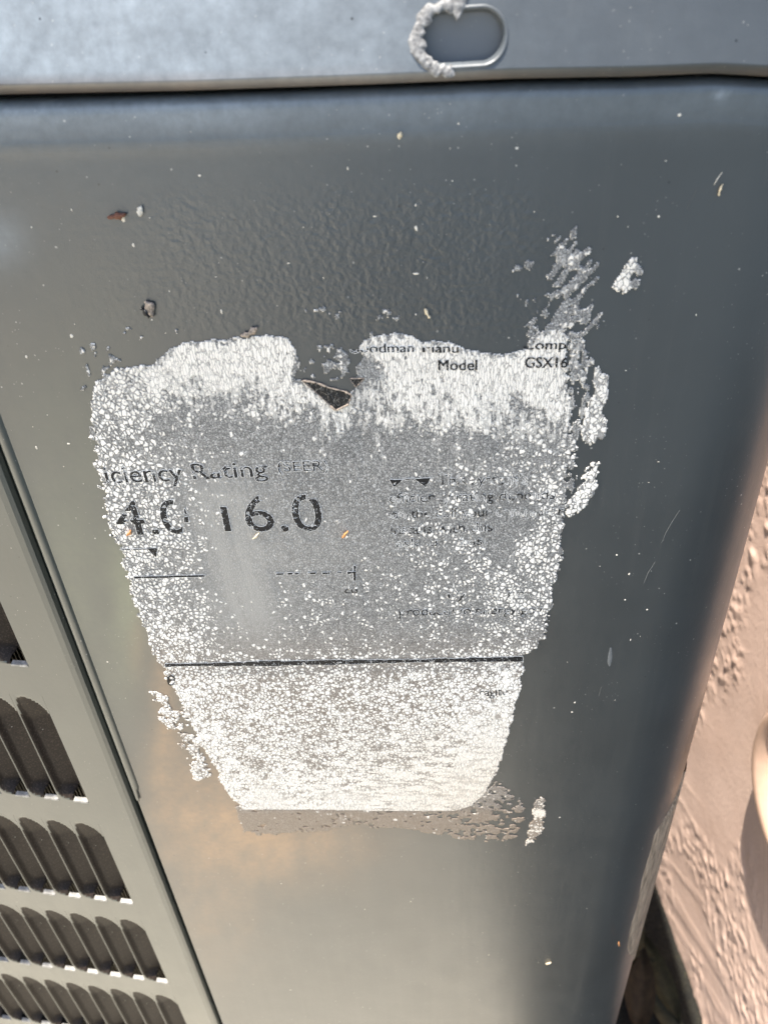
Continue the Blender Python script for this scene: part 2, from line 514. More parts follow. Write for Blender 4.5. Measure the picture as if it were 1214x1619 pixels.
# round cover on the wall
cu, cz, cr = -0.090, -0.398, 0.0600
prof = [(0.0, 0.004), (0.60, 0.005), (0.72, 0.006), (0.77, 0.010), (0.82, 0.0150), (0.90, 0.0165), (0.97, 0.0135), (1.0, 0.008), (1.0, -0.001)]
NS = 72
PV = []
for r, d in prof:
    for k in range(NS):
        a = 2 * math.pi * k / NS
        PV.append(wall_pt(cu + cr * r * math.cos(a) * 1.0, d, cz + cr * r * math.sin(a)))
PQ = []
for j in range(len(prof) - 1):
    for k in range(NS):
        PQ.append((j * NS + k, j * NS + (k + 1) % NS, (j + 1) * NS + (k + 1) % NS, (j + 1) * NS + k))
cap_root = empty('round_wall_cover', wall_pt(cu, 0, cz))
tag(cap_root, 'round tan cover with a raised pink rim mounted on the stucco wall', 'wall cover')
o_ = np.array(wall_pt(cu, 0, cz))
mesh_np('rim', PV[2 * NS:], [tuple(i - 2 * NS for i in q) for q in PQ[2 * NS:]], simple('pink_rim', (0.50, 0.335, 0.245), 0.6, 0.08, 90.0), cap_root, o_)
mesh_np('face_plate', PV[:3 * NS], PQ[:2 * NS], simple('tan_plate', (0.60, 0.36, 0.20), 0.6, 0.15, 60.0), cap_root, o_)

# dead leaves in the dark corner between unit and wall
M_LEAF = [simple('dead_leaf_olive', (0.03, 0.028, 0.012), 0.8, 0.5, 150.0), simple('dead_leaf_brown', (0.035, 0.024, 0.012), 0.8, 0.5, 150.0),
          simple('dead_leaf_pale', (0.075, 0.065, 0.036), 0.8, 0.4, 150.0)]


def leaf_mesh(L, W, curl, mat, seed):
    r = random.Random(seed)
    nl, nw = 9, 5
    V = []
    for i in range(nl):
        s = i / (nl - 1)
        w = W * (math.sin(math.pi * (s ** 0.8)) * 0.95 + 0.05)
        for j in range(nw):
            q = j / (nw - 1) * 2 - 1
            V.append(((s - .5) * L, q * w / 2 + 0.08 * W * math.sin(5 * s), curl * (abs(q) ** 1.5) * W + 0.15 * L * curl * math.sin(3 * s) + 0.0008 * r.random()))
    me_q = grid_quads(nw, nl)
    return np.array(V), me_q


def on_soil(px, py, h=0.018):
    d = ray(px, py)
    p = CAM + d * ((GROUND_Z + h - CAM[2]) / d[2])
    return float(p[0]), float(p[1])


leaf_spots = [(1003, 1500, 62, 2, .050, .018, 'short pale olive dead leaf close to the grey corner, farthest of the dead leaves'),
              (1040, 1548, 100, 0, .078, .020, 'long olive dead leaf lying toward the stucco wall'),
              (1004, 1572, 75, 1, .070, .026, 'brown dead leaf lying against the foot of the grey unit'),
              (1052, 1606, 120, 2, .060, .016, 'narrow straw coloured dead leaf nearest the bottom of the photo'),
              (1018, 1532, 20, 0, .036, .015, 'small dark olive dead leaf among the larger ones beside the unit')]
for i, (lx, ly, la, lm, LL, LW, lab) in enumerate(leaf_spots):
    V, Q = leaf_mesh(LL, LW, 0.25 + 0.1 * (i % 3), None, i)
    o = mesh_np('dead_leaf', V, Q, M_LEAF[lm])
    gx0, gy0 = on_soil(lx, ly)
    o.location = (gx0, gy0, GROUND_Z + 0.016 + 0.002 * (i % 3))
    o.rotation_euler = (math.radians(6 * ((i * 7) % 5 - 2)), math.radians(5 * ((i * 3) % 5 - 2)), math.radians(la))
    tag(o, lab, 'leaf', 'dead leaves on the soil beside the unit')

# ------------------------------------------------------------------ the air conditioner
B = np.array([-0.20, 0.25, GROUND_Z + 0.02])
ac = empty('air_conditioner', tuple(B))
tag(ac, 'grey outdoor air conditioner with a peeling white label and louvered side', 'air conditioner')

PX0, X0, RAD = -0.1155, 0.0695, 0.035       # flat front face from PX0 to X0, then a rounded corner
PTOP, PBOT = -0.0122, -0.70


def cap_drop(x):                             # the cap sits slightly askew on the panel
    return np.interp(x, [-0.14, -0.0862, -0.0465, -0.0068, 0.0186, 0.0436, 0.059, 0.0694, 0.09],
                     [-0.0078, -0.00877, -0.0100, -0.01071, -0.01106, -0.01190, -0.01212, -0.0131, -0.0148])


def panel_top(x):
    return np.interp(x, [-0.13, -0.0885, -0.0477, -0.007, 0.019, 0.0446, 0.0603, 0.0709, 0.09],
                     [-0.0104, -0.01112, -0.01213, -0.01271, -0.01295, -0.01363, -0.01384, -0.0149, -0.0166]) + 0.0011


def corner_profile(nx, na, side=0.42, inset=0.0):
    P = [(x, inset) for x in np.linspace(PX0, X0, nx)]
    for a in np.linspace(0, math.pi / 2, na)[1:]:
        P.append((X0 + (RAD - inset) * math.sin(a), RAD - (RAD - inset) * math.cos(a)))
    for y in np.linspace(RAD, side, 14)[1:]:
        P.append((X0 + RAD - inset, y))
    return np.array(P)


prof = corner_profile(140, 26)
npf = len(prof)
# rows: a short returned flange behind the cap, the bend, a slightly leaning top strip, then the flat face
rows = [(0.0004, 0.0085), (0.0002, 0.0040), (-0.0001, 0.0022), (-0.0005, 0.0013), (-0.0011, 0.0005), (-0.0018, 0.00015)]
rows += [(-0.0018 - 0.0012 * k, 0.00012 - 0.00005 * k) for k in range(1, 6)]
zz = list(np.linspace(-0.0085, -0.5, 300)) + list(np.linspace(-0.51, PBOT - PTOP, 20))
rows += [(z, -0.00022 * max(0, 1 - (abs(z) - 0.0085) / 0.002)) for z in zz]
PVs = np.zeros((len(rows), npf, 3))
nrm2 = np.gradient(prof, axis=0); nrm2 /= np.linalg.norm(nrm2, axis=1)[:, None]
inw = np.stack([-nrm2[:, 1], nrm2[:, 0]], 1)         # inward normal
ptop = panel_top(prof[:, 0])
for k, (dz, dn) in enumerate(rows):
    f = max(0.0, 1 - abs(dz) / 0.25)
    PVs[k, :, 0] = prof[:, 0] + inw[:, 0] * dn
    PVs[k, :, 1] = prof[:, 1] + inw[:, 1] * dn
    PVs[k, :, 2] = dz + PTOP * (1 - f) + ptop * f
PVf = PVs.reshape(-1, 3)
qx, qy = topx(PVf)
n1 = fbm(qx / 90, qy / 90, 3, 4)
n2 = fbm(qx / 30, qy / 30, 9, 3)


def blob(x, y, cx, cy, rx, ry):
    return np.exp(-(((x - cx) / rx) ** 2 + ((y - cy) / ry) ** 2))


front = (np.abs(PVf[:, 1]) < 0.03)
tan = (blob(qx, qy, 325, 1250, 85, 100) * .5 + blob(qx, qy, 450, 1325, 130, 60) * .62 + blob(qx, qy, 330, 1420, 90, 120) * .25 + blob(qx, qy, 262, 1130, 22, 130) * .5 + blob(qx, qy, 215, 1010, 14, 60) * .3)
tan = np.clip(tan * (0.45 + 1.1 * n2), 0, 1) * front
green = np.clip((blob(qx, qy, 200, 930, 26, 110) * .9 + blob(qx, qy, 120, 900, 120, 300) * .45) * (0.4 + 1.2 * n1), 0, 1) * front  # green stain by the label, plus painted ground-lit green at left
bloom_sheen = (sstep(250, 165, qy) * np.interp(qx, [-200, 0, 500, 800, 1300], [.65, .6, .42, .2, .08]) * (0.5 + n1)
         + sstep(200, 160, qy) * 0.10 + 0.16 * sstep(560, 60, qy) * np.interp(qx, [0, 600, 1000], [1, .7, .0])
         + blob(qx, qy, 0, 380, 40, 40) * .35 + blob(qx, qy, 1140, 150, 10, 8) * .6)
bloom_sheen = np.clip(bloom_sheen, 0, 1) * front  # faded bloom plus the upper panel's sky reflection, put into colour
bub = np.clip(sstep(270, 350, qy + 40 * (n1 - .5)) * sstep(570, 500, qy) * np.interp(qx, [60, 200, 350, 780, 870, 920], [0, .25, .8, 1, .5, 0]) * (0.35 + 1.3 * n1), 0, 1)
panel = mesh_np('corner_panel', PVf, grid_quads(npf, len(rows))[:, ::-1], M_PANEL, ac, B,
                attrs=dict(tan_stain_bounce=tan, green_stain_bounce=green, bloom_sheen=bloom_sheen, bubbles=bub))
tag(panel, 'dark grey corner panel with blistered paint above the label')

# thin raised flange along the left edge of the corner panel, ending in a notch
NZ = 60
zf = np.linspace(-0.02, -0.2485, NZ)
FV = []
for z in zf:
    e = 1.0 - 0.75 * float(sstep(-0.240, -0.2485, z))
    for (x, y) in ((PX0 - 0.0004, 0.004), (PX0 - 0.0005, -0.0002), (PX0 + 0.0002, -0.0006), (PX0 + 0.0012, -0.0008), (PX0 + 0.0020 * e, -0.0004), (PX0 + 0.0026 * e, 0.0001)):
        FV.append((x, y, z))
mesh_np('edge_flange', FV, grid_quads(6, NZ), M_PAINT, panel, B)
# returned edge going into the gap (whole height)
RV = []
for z in np.linspace(-0.006, PBOT, 40):
    for (x, y) in ((PX0, 0.0), (PX0 - 0.0003, 0.0004), (PX0 - 0.0004, 0.0012), (PX0 - 0.0002, 0.014)):
        RV.append((x, y, z))
mesh_np('returned_edge', RV, grid_quads(4, 40), M_PAINT, panel, B)

# scraped strip on the corner, low down
sil = None
ts = np.linspace(0, math.pi / 2, 400)
ang = np.arctan2(X0 + RAD * np.sin(ts), RAD - RAD * np.cos(ts) + DIST)
TS = float(ts[np.argmax(ang)])
SV = []
NSZ, NST = 60, 8
for z in np.linspace(-0.258, -0.412, NSZ):
    q = (-0.258 - z) / 0.154
    wdt = 0.58 * float(sstep(0.0, 0.16, q)) * (1 - 0.15 * q) * float(sstep(1.0, 0.72, q)) + 0.02 + 0.02 * math.sin(q * 23)
    for j in range(NST):
        a = TS - wdt + (wdt + 0.5) * j / (NST - 1)
        rr = RAD + 0.0007 if 0 < j < NST - 1 else RAD - 0.0003
        SV.append((X0 + rr * math.sin(a), RAD - rr * math.cos(a), z))
ts_ = NT('scraped_metal')
sv = ts_.coord(sx=1.0, sy=1.0, sz=0.06)
sn = ts_.noise(sv, 1300.0, 4.0, 0.7)
ts_.bs(Base_Color=ts_.mix(ts_.mr(sn, 0.35, 0.65), (0.10, 0.075, 0.05), (0.38, 0.29, 0.205)), Roughness=0.75, Specular_IOR_Level=0.15, Normal=ts_.bump(sn, 0.0005, 0.8))
tag(mesh_np('scraped_edge', SV, grid_quads(NST, NSZ), ts_.m, panel, B), 'pale scraped strip low on the rounded corner')

# ---- cap
SL = 0.30                                    # the cap's skirt leans back going up
cxs, czs = 0.0090, -0.0034
hl, hr = 0.0082 - 0.0044, 0.0044


def skirt_y(z, zb):
    return -0.0036 + np.maximum(0, z - zb) * SL


def obround(off, n=56):
    P = []
    for k in range(n):
        a = 2 * math.pi * k / n
        c, s = math.cos(a), math.sin(a)
        P.append((cxs + (hl if c >= 0 else -hl) + (hr + off) * c, czs + (hr + off) * s))
    return P


ZB = 0.0035                                  # rolled height below which the skirt curls under
bm = bmesh.new()
rings = [(-0.0003, 0.0022), (-0.0001, 0.0007), (0.0001, 0.0001), (0.0004, -0.0003), (0.0007, -0.0003), (0.0009, 0.0)]
loops = []
for off, dep in rings:
    loops.append([bm.verts.new((x, float(skirt_y(z, cap_drop(x))) + dep, z)) for x, z in obround(off)])
n_o = len(loops[0])
for a, b in zip(loops[:-1], loops[1:]):
    for k in range(n_o):
        bm.faces.new((a[k], a[(k + 1) % n_o], b[(k + 1) % n_o], b[k]))
# flat skirt round the slot: quads from the outer ring to a box, then strips
bx0, bx1, bz1 = cxs - 0.0125, cxs + 0.0125, czs + 0.0085


def bz0(x):
    return float(cap_drop(x)) + 0.0022


def box_ring(n=56):
    P = []
    for k in range(n):
        a = 2 * math.pi * k / n
        c, s = math.cos(a), math.sin(a)
        m = max(abs(c), abs(s))
        x = cxs + c / m * 0.0125
        P.append((x, czs + s / m * 0.0085 if s > 0 else max(bz0(x), czs + s / m * 0.0085) if abs(s) < m - 1e-6 else bz0(x)))
    return P


br = [bm.verts.new((x, float(skirt_y(z, cap_drop(x))), z)) for x, z in box_ring()]
for k in range(n_o):
    bm.faces.new((loops[-1][k], loops[-1][(k + 1) % n_o], br[(k + 1) % n_o], br[k]))
me = bpy.data.meshes.new('slot_rim')
bm.to_mesh(me); bm.free()
slot_V = np.array([v.co[:] for v in me.vertices]); slot_F = [tuple(p.vertices) for p in me.polygons]
bpy.data.meshes.remove(me)

cprof = np.vstack([np.stack([np.linspace(-0.62, -0.125, 30), np.zeros(30)], 1), corner_profile(120, 26)])
ncp = len(cprof)
cn = np.gradient(cprof, axis=0); cn /= np.linalg.norm(cn, axis=1)[:, None]
cin = np.stack([-cn[:, 1], cn[:, 0]], 1)
cb = cap_drop(cprof[:, 0])
crow = [(0.0022, 0.012), (0.0006, 0.005), (0.0000, 0.0014), (0.0002, -0.0004), (0.0007, -0.0017), (0.0014, -0.0025)]
crow += [(h, -0.0036 + h * SL) for h in (0.0020, 0.0022, 0.0040, 0.006, 0.008, 0.010, 0.0125, 0.0155, 0.019, 0.024, 0.03)]
crow += [(0.036, 0.012), (0.040, 0.022), (0.041, 0.05), (0.041, 0.12)]
CVs = np.zeros((len(crow), ncp, 3))
for k, (h, dn) in enumerate(crow):
    CVs[k, :, 0] = cprof[:, 0] + cin[:, 0] * dn
    CVs[k, :, 1] = cprof[:, 1] + cin[:, 1] * dn
    CVs[k, :, 2] = cb + h
CVf = CVs.reshape(-1, 3)
CQ = grid_quads(ncp, len(crow))
cen = CVf[CQ].mean(1)
# cut the box round the slot out of the strips (aligned to the strips' own columns)
colx = CVs[0, :, 0]
inb = (CQ[:, 0] % ncp)
ixa = int(np.argmin(np.abs(cprof[:, 0] - bx0))); ixb = int(np.argmin(np.abs(cprof[:, 0] - bx1)))
rowi = CQ[:, 0] // ncp
r_lo = 7
hole = (inb >= ixa) & (inb < ixb) & (rowi >= r_lo) & (rowi < 15)
CQk = CQ[~hole]
# re-fit the ring's outer loop to that rectangular opening
zlo = lambda x: float(np.interp(x, cprof[30:150, 0], CVs[r_lo, 30:150, 2]))
zhi = lambda x: float(np.interp(x, cprof[30:150, 0], CVs[15, 30:150, 2]))
xa, xb = cprof[ixa, 0], cprof[ixb, 0]
ob = obround(0.0009)
base_i = 5 * n_o
fill_V, fill_F = [], []
NC = 10
for k in range(n_o):
    x, z = ob[k]
    a = 2 * math.pi * k / n_o
    c, s = math.cos(a), math.sin(a)
    m = max(abs(c), abs(s))
    ex = cxs + c / m * 1.0 * ((xb - cxs) if c > 0 else (cxs - xa))
    ex = min(max(ex, xa), xb)
    t = s / m
    ez = czs + (t * (zhi(ex) - czs) if t > 0 else t * (czs - zlo(ex)))
    for j in range(6):
        q = j / 5
        fx, fz = x * (1 - q) + ex * q, z * (1 - q) + ez * q
        fill_V.append((fx, float(skirt_y(fz, cap_drop(fx))), fz))
for k in range(n_o):
    a, b = 6 * k, 6 * ((k + 1) % n_o)
    for j in range(5):
        fill_F.append((a + j, b + j, b + j + 1, a + j + 1))
slot_V = slot_V[:6 * n_o]; slot_F = [f for f in slot_F if max(f) < 6 * n_o]
allV = np.vstack([CVf, slot_V, np.array(fill_V)])
allF = [tuple(q) for q in CQk] + [tuple(i + len(CVf) for i in f) for f in slot_F] + [tuple(i + len(CVf) + len(slot_V) for i in f) for f in fill_F]
ux, uy = topx(allV)
m1 = fbm(ux / 60, uy / 60, 23, 4)
cap_bloom_sheen = np.clip(np.interp(ux, [-300, 0, 350, 600, 800, 1214], [.85, .85, .75, .48, .12, .04]) * (0.72 + 0.55 * m1) * sstep(150, 112, uy), 0, 1)  # faded mottling and a bright reflection painted on the cap's left
lip_bounce = np.clip(sstep(108, 132, uy - 0.012 * (600 - ux)) * 0.16 * (0.5 + m1), 0, 1)  # brown ground reflection painted along the cap's lower lip
zero = np.zeros(len(allV))
cap = mesh_np('top_cap', allV, allF, M_CAP, ac, B, attrs=dict(bloom_sheen=cap_bloom_sheen, tan_stain_bounce=lip_bounce, green_stain_bounce=zero, bubbles=zero))
tag(cap, 'faded metal top cap with a painted-in pale sheen and an oblong slot')
# plate behind the slot, dark core behind the gap
V, Fc = box_vf(cxs - 0.02, cxs + 0.02, 0.0022, 0.0032, czs - 0.0055, czs + 0.012)
tb = paint('slot_back_paint', base=(0.075, 0.082, 0.092), rough=0.4, speck=1.2)
mesh_np('slot_backing', V, Fc, tb, cap, B, smooth=False)

# corroded ring left by a screw washer, round the left half of the slot
RV, RQ = [], []
na, nr = 90, 9
for i in range(na):
    s = i / (na - 1)
    a = math.radians(70 + 212 * s)                      # from upper right, over the left, to the bottom
    for j in range(nr):
        q = j / (nr - 1)
        wob = 0.0009 * (vnoise(np.array([i * .30]), np.array([7.0]), 4)[0] - .5)
        wob2 = 0.0010 * (vnoise(np.array([i * .25]), np.array([3.0]), 6)[0] - .5)
        kx, kz = 0.0073 + wob, 0.0064 + wob
        ri = 0.0045 + wob2
        endt = min(1, s / 0.05, (1 - s) / 0.04)
        hgt = (math.sin(math.pi * min(1, max(0, q))) ** 0.45) * 0.00042 * (0.8 + 0.4 * vnoise(np.array([i * 1.3]), np.array([q * 2.2]), 8)[0]) * endt
        x = cxs - hl + 0.0008 + (ri + (kx - ri) * q) * math.cos(a)
        z = czs + (ri + (kz - ri) * q) * math.sin(a)
        RV.append((x, float(skirt_y(z, cap_drop(x))) - hgt - 0.0001, z))
tag(mesh_np('corroded_ring', RV, grid_quads(nr, na), M_CRUST, cap, B), 'crusty pale ring round the left half of the slot')
DV = []
for i in range(14):
    s = i / 13
    z = czs + 0.0078 - 0.0050 * s
    w = 0.0021 * (1 - s) ** 0.8 + 0.0002
    for j in range(7):
        a = math.pi * j / 6
        x = cxs - 0.0004 - 0.0006 * s + w * math.cos(a)
        DV.append((x, float(skirt_y(z, cap_drop(cxs))) - 0.0005 * math.sin(a) * (0.6 + 0.6 * vnoise(np.array([i * .9]), np.array([j * .9]), 2)[0]) - 0.0001, z))
mesh_np('crust_drip', DV, grid_quads(7, 14), M_CRUST, cap, B)

# ---- louvered panel, turned back by a few degrees from the corner panel
LA = math.radians(6.0)
LO = np.array([-0.1199, 0.0016])             # right edge of the sheet
LU = np.array([-math.cos(LA), math.sin(LA)])  # going left
LN = np.array([math.sin(LA) * -1, -math.cos(LA)])  # outward


def lp(u, d, z):                             # u: to the left, d: inward
    return (LO[0] + LU[0] * u - LN[0] * d, LO[1] + LU[1] * u - LN[1] * d, z)


PITCHL = 0.0128
U_WIN = 0.0186                               # border between sheet edge and first opening
NL = 16
WIN_H = 0.0610
BOT = [-0.1026, -0.1785, -0.2551, -0.3308, -0.4065, -0.4822, -0.558]
UL = U_WIN + NL * PITCHL
LV, LF = [], []


def lquad(u0, u1, z0, z1, d0=0.0, d1=None):
    i = len(LV)
    d1 = d0 if d1 is None else d1
    LV.extend([lp(u1, d1, z0), lp(u0, d0, z0), lp(u0, d0, z1), lp(u1, d1, z1)])
    LF.append((i, i + 1, i + 2, i + 3))


Z_TOP, Z_BOT = -0.012, -0.66
for (ua, da, ub, db) in ((-0.0006, 0.006, -0.0003, 0.0022), (-0.0003, 0.0022, 0.0004, 0.0010), (0.0004, 0.0010, 0.0016, 0.00035), (0.0016, 0.00035, 0.0034, 0.0)):
    lquad(ua, ub, Z_BOT, Z_TOP, da, db)      # edge rolling into the gap
lquad(0.0034, U_WIN, Z_BOT, Z_TOP)
lquad(UL, UL + 0.22, Z_BOT, Z_TOP)
prev = Z_TOP
for b in BOT:
    lquad(U_WIN, UL, b + WIN_H, prev)
    prev = b
lquad(U_WIN, UL, Z_BOT, prev)
louver_panel = mesh_np('louver_panel', LV, LF, M_PAINT, ac, B, smooth=False)
tag(louver_panel, 'grey sheet pierced by rows of upright louvers, left of the gap')

# one louver (local: x right along the sheet, y inward, z up; origin at lower left of its cell)
NUu, NVv = 25, 44
us = np.linspace(0, 1, NUu)
vs_ = np.concatenate([np.linspace(0, 0.012, 14), np.linspace(0.013, WIN_H - 0.018, 10), np.linspace(WIN_H - 0.017, WIN_H, 20)])
UU, VV = np.meshgrid(us, vs_)
DM = 0.0088
zt_eff = WIN_H - 0.0006 - 0.0130 * (1 - np.sqrt(np.clip(1 - np.clip((UU - .12) / .88, 0, 1) ** 2.2, 0, 1)))
soft = 0.0026 * (1 - UU) ** 2.0 + 0.0007
top = sstep(0, 1, (zt_eff - VV) / soft)
bsoft = 0.0065 * (1 - np.clip(UU / .5, 0, 1)) + 0.0032
bot = np.where(UU < 0.47, sstep(0, 1, VV / bsoft), 1.0)
u0 = 0.05 + 0.10 * np.clip(1 - (WIN_H - VV) / 0.016, 0, 1) ** 2 + 0.20 * np.clip(1 - VV / 0.006, 0, 1) ** 2
nt = np.clip((WIN_H - VV) / 0.016, 0, 1)
ud = np.clip((UU - u0) / (1 - u0), 0, 1)
DD = DM * top * bot * (0.20 * nt + (1 - 0.20 * nt) * ud ** (1.7 - 0.8 * nt)) * sstep(0.0, 0.07, ud)
LVt = np.stack([UU * PITCHL * 0.995, DD, VV], -1).reshape(-1, 3)
LQ = grid_quads(NUu, len(vs_))
cu_ = UU.ravel()[LQ].mean(1); cv_ = VV.ravel()[LQ].mean(1)
keep = ~((cu_ > 0.47) & (cv_ < 0.0012 + (cu_ - 0.47) * 0.024))
lm = bpy.data.meshes.new('louver')
lm.from_pydata([tuple(v) for v in LVt], [], [tuple(int(i) for i in q) for q in LQ[keep]])
lm.polygons.foreach_set('use_smooth', np.full(len(lm.polygons), True))
lm.materials.append(M_LOUV); lm.materials.append(M_PAINT)
mi = np.zeros(len(lm.polygons), np.int32)
# the flush margin at the top keeps the sheet paint without the darkening
dq = DD.ravel()[LQ].mean(1)[keep]
mi[(dq < 0.0002)] = 1
lm.polygons.foreach_set('material_index', mi)
lm.update()
# ledge under each opening, its highlight put into a pale colour
lipm = bpy.data.meshes.new('louver_ledge')
V, Fc = box_vf(0.49 * PITCHL, 0.985 * PITCHL, -0.0002, 0.0016, -0.0006, 0.0003)
V = [(x, y, z - (0.0003 if y < 0 else 0)) for x, y, z in V]
lipm.from_pydata(V, [], Fc); lipm.materials.append(M_LIP); lipm.update()
Rl = Matrix.Rotation(-LA, 4, 'Z')
for b in BOT:
    for k in range(NL):
        w = lp(U_WIN + (k + 1) * PITCHL, 0.0, b)
        o = bpy.data.objects.new('louver', lm); link(o, louver_panel)
        o.location = tuple(np.array(w) - B); o.rotation_euler = (0, 0, -LA)
        o2 = bpy.data.objects.new('louver_ledge', lipm); link(o2, louver_panel)
        o2.location = o.location; o2.rotation_euler = o.rotation_euler
# coil fins behind the louvers, one mass
FV, FF = [], []
for k in range(60):
    u = 0.012 + k * 0.0017
    for (ua, ub) in ((u, u + 0.0005),):
        i = len(FV)
        for (uu, d) in ((ua, 0.016), (ub, 0.016), (ub, 0.024), (ua, 0.024)):
            FV.append(lp(uu, d, -0.62)); FV.append(lp(uu, d, -0.05))
        FF += [(i, i + 2, i + 3, i + 1), (i + 2, i + 4, i + 5, i + 3), (i + 6, i, i + 1, i + 7)]
tag(mesh_np('coil_fins', FV, FF, M_FIN, ac, B, smooth=False), kind='stuff')
# dark core, side sheet, base
V, Fc = box_vf(-0.50, 0.095, 0.055, 0.42, -0.69, 0.0)
mesh_np('inner_core', V, Fc, M_DARK, ac, B, smooth=False)
V, Fc = box_vf(-0.124, -0.1165, 0.012, 0.0135, -0.68, -0.012)
mesh_np('gap_shade_sheet', V, Fc, M_DARK, ac, B, smooth=False)  # black sheet added to darken the upright gap
V, Fc = box_vf(-0.115, 0.069, 0.0088, 0.0098, -0.03, 0.02)
mesh_np('gap_shade_sheet', V, Fc, M_DARK, ac, B, smooth=False)  # black sheet added to darken the seam under the cap
V, Fc = box_vf(-0.60, 0.103, 0.006, 0.43, GROUND_Z + 0.02, -0.69)
mesh_np('base_pan', V, Fc, M_PAINT, ac, B, smooth=False)
V, Fc = box_vf(-0.62, 0.103, 0.05, 0.43, 0.0285, 0.0295)
mesh_np('roof_sheet', V, Fc, M_CAP, ac, B, smooth=False)

# ------------------------------------------------------------------ the flaking label
MAIN = [(150, 615), (165, 598), (195, 583), (245, 572), (262, 558), (275, 545), (300, 540), (360, 537), (395, 533), (420, 530), (455, 533), (468, 548), (476, 575),
        (466, 598), (480, 603), (515, 622), (552, 628), (560, 612), (562, 585), (573, 562), (566, 548), (578, 535), (600, 530), (625, 526), (655, 530), (668, 540),
        (700, 537), (725, 545), (735, 553), (770, 557), (800, 560), (836, 553), (838, 540), (850, 526), (880, 519), (893, 522), (897, 560), (899, 620), (902, 680), (903, 722),
        (892, 760), (893, 800), (888, 850), (886, 890), (875, 930), (864, 980), (852, 1022), (826, 1036), (828, 1055), (821, 1090), (806, 1150), (791, 1200), (781, 1225),
        (765, 1255), (745, 1273), (720, 1281), (600, 1281), (500, 1279), (385, 1279), (366, 1262), (351, 1235), (322, 1180), (302, 1140), (286, 1110), (271, 1080), (256, 1050),
        (241, 1020), (226, 985), (211, 945), (200, 905), (190, 875), (176, 840), (166, 790), (158, 740), (150, 690), (145, 650)]
STRIP = [(372, 1270), (385, 1316), (440, 1319), (520, 1311), (560, 1303), (650, 1312), (740, 1326), (812, 1326), (832, 1302), (826, 1275), (800, 1246), (786, 1236), (765, 1252), (740, 1276)]
LEFTB = [(245, 1098), (262, 1100), (288, 1128), (300, 1162), (322, 1186), (338, 1228), (308, 1231), (300, 1200), (284, 1165), (260, 1144)]
SCR1 = [(940, 585), (955, 590), (958, 620), (950, 650), (962, 662), (960, 690), (940, 705), (925, 698), (918, 680), (925, 655), (935, 630)]
SCR2 = [(948, 722), (943, 760), (930, 790), (913, 818), (898, 822), (890, 808), (905, 790), (920, 770), (935, 735)]
RFILM = [(896, 520), (925, 530), (938, 580), (930, 640), (916, 700), (912, 760), (900, 805), (886, 800), (898, 720), (900, 620)]
UPPER = [(862, 395), (898, 340), (912, 348), (925, 385), (962, 405), (955, 470), (935, 545), (893, 550), (832, 522), (862, 480), (852, 430)]
SCR3 = [(1000, 398), (1010, 414), (1013, 430), (1002, 455), (985, 461), (966, 455), (974, 436), (986, 415)]
SCR4 = [(845, 1265), (858, 1261), (861, 1285), (858, 1310), (842, 1330), (829, 1338), (835, 1310), (842, 1290)]
NOTCH = [(500, 545), (540, 540), (552, 575), (556, 606), (520, 604), (508, 580)]
TOPS = [[(590, 492), (640, 486), (684, 488), (680, 503), (640, 500), (595, 506)], [(628, 408), (664, 406), (668, 418), (640, 428), (626, 420)], [(478, 486), (530, 480), (560, 488), (520, 500), (480, 498)],
        [(130, 535), (195, 515), (240, 540), (180, 600), (138, 640), (120, 600)], [(560, 512), (590, 508), (606, 536), (575, 560), (558, 545)], [(815, 430), (840, 410), (850, 470), (840, 520), (820, 500)],
        [(945, 400), (985, 395), (960, 450), (935, 470)], [(480, 575), (500, 560), (512, 590), (500, 600), (478, 596)], [(270, 500), (300, 498), (296, 520), (262, 545)]]

GS = 0.00034
gx = np.arange(-0.097, 0.058, GS); gz = np.arange(-0.284, -0.030, GS)
XX, ZZ = np.meshgrid(gx, gz)
P3 = np.stack([XX, np.zeros_like(XX), ZZ], -1)
QX, QY = topx(P3.reshape(-1, 3))
QX = QX.reshape(XX.shape); QY = QY.reshape(XX.shape)
mm = 1000.0
edge_n = fbm(XX * mm / 4.0, ZZ * mm / 4.0, 101, 5, 0.6) - .5
fine_n = fbm(XX * mm / 1.3, ZZ * mm / 1.3, 131, 3) - .5
strk = fbm((XX * .80 - ZZ * .60) * mm / 0.8, (XX * .60 + ZZ * .80) * mm / 2.6, 151, 3) - .5
vstr = fbm(XX * mm / 0.9, ZZ * mm / 3.0, 161, 3) - .5
left_rag = sstep(330, 180, QX) + sstep(820, 870, QX)
sd_main = poly_sd(QX, QY, MAIN) + edge_n * (9 + 14 * left_rag) + fine_n * (6 + 12 * left_rag)
sd_strip = np.minimum(poly_sd(QX, QY, STRIP) + edge_n * 14 + fine_n * 8, 40 * (fbm(XX * mm / 2.2, ZZ * mm / 1.6, 171, 3) - np.interp(QX, [380, 700, 780, 830], [.25, .34, .47, .54])))
sd_left = poly_sd(QX, QY, LEFTB) + edge_n * 30 + fine_n * 26 - 3
sd_s1 = poly_sd(QX, QY, SCR1) + edge_n * 22 + vstr * 18
sd_s2 = poly_sd(QX, QY, SCR2) + edge_n * 16 + strk * 22
hole3 = np.hypot((QX - 1000) / 3.6 + (QY - 437) / 9, (QY - 437) / 8.5) - 1
sd_s3 = np.minimum(poly_sd(QX, QY, SCR3) + edge_n * 12 + strk * 16, 10 * hole3)
sd_s4 = poly_sd(QX, QY, SCR4) + edge_n * 10 + fine_n * 10
sd_rf = np.minimum(poly_sd(QX, QY, RFILM) + edge_n * 16, 60 * (vstr * .9 + fine_n * .7 + .03))
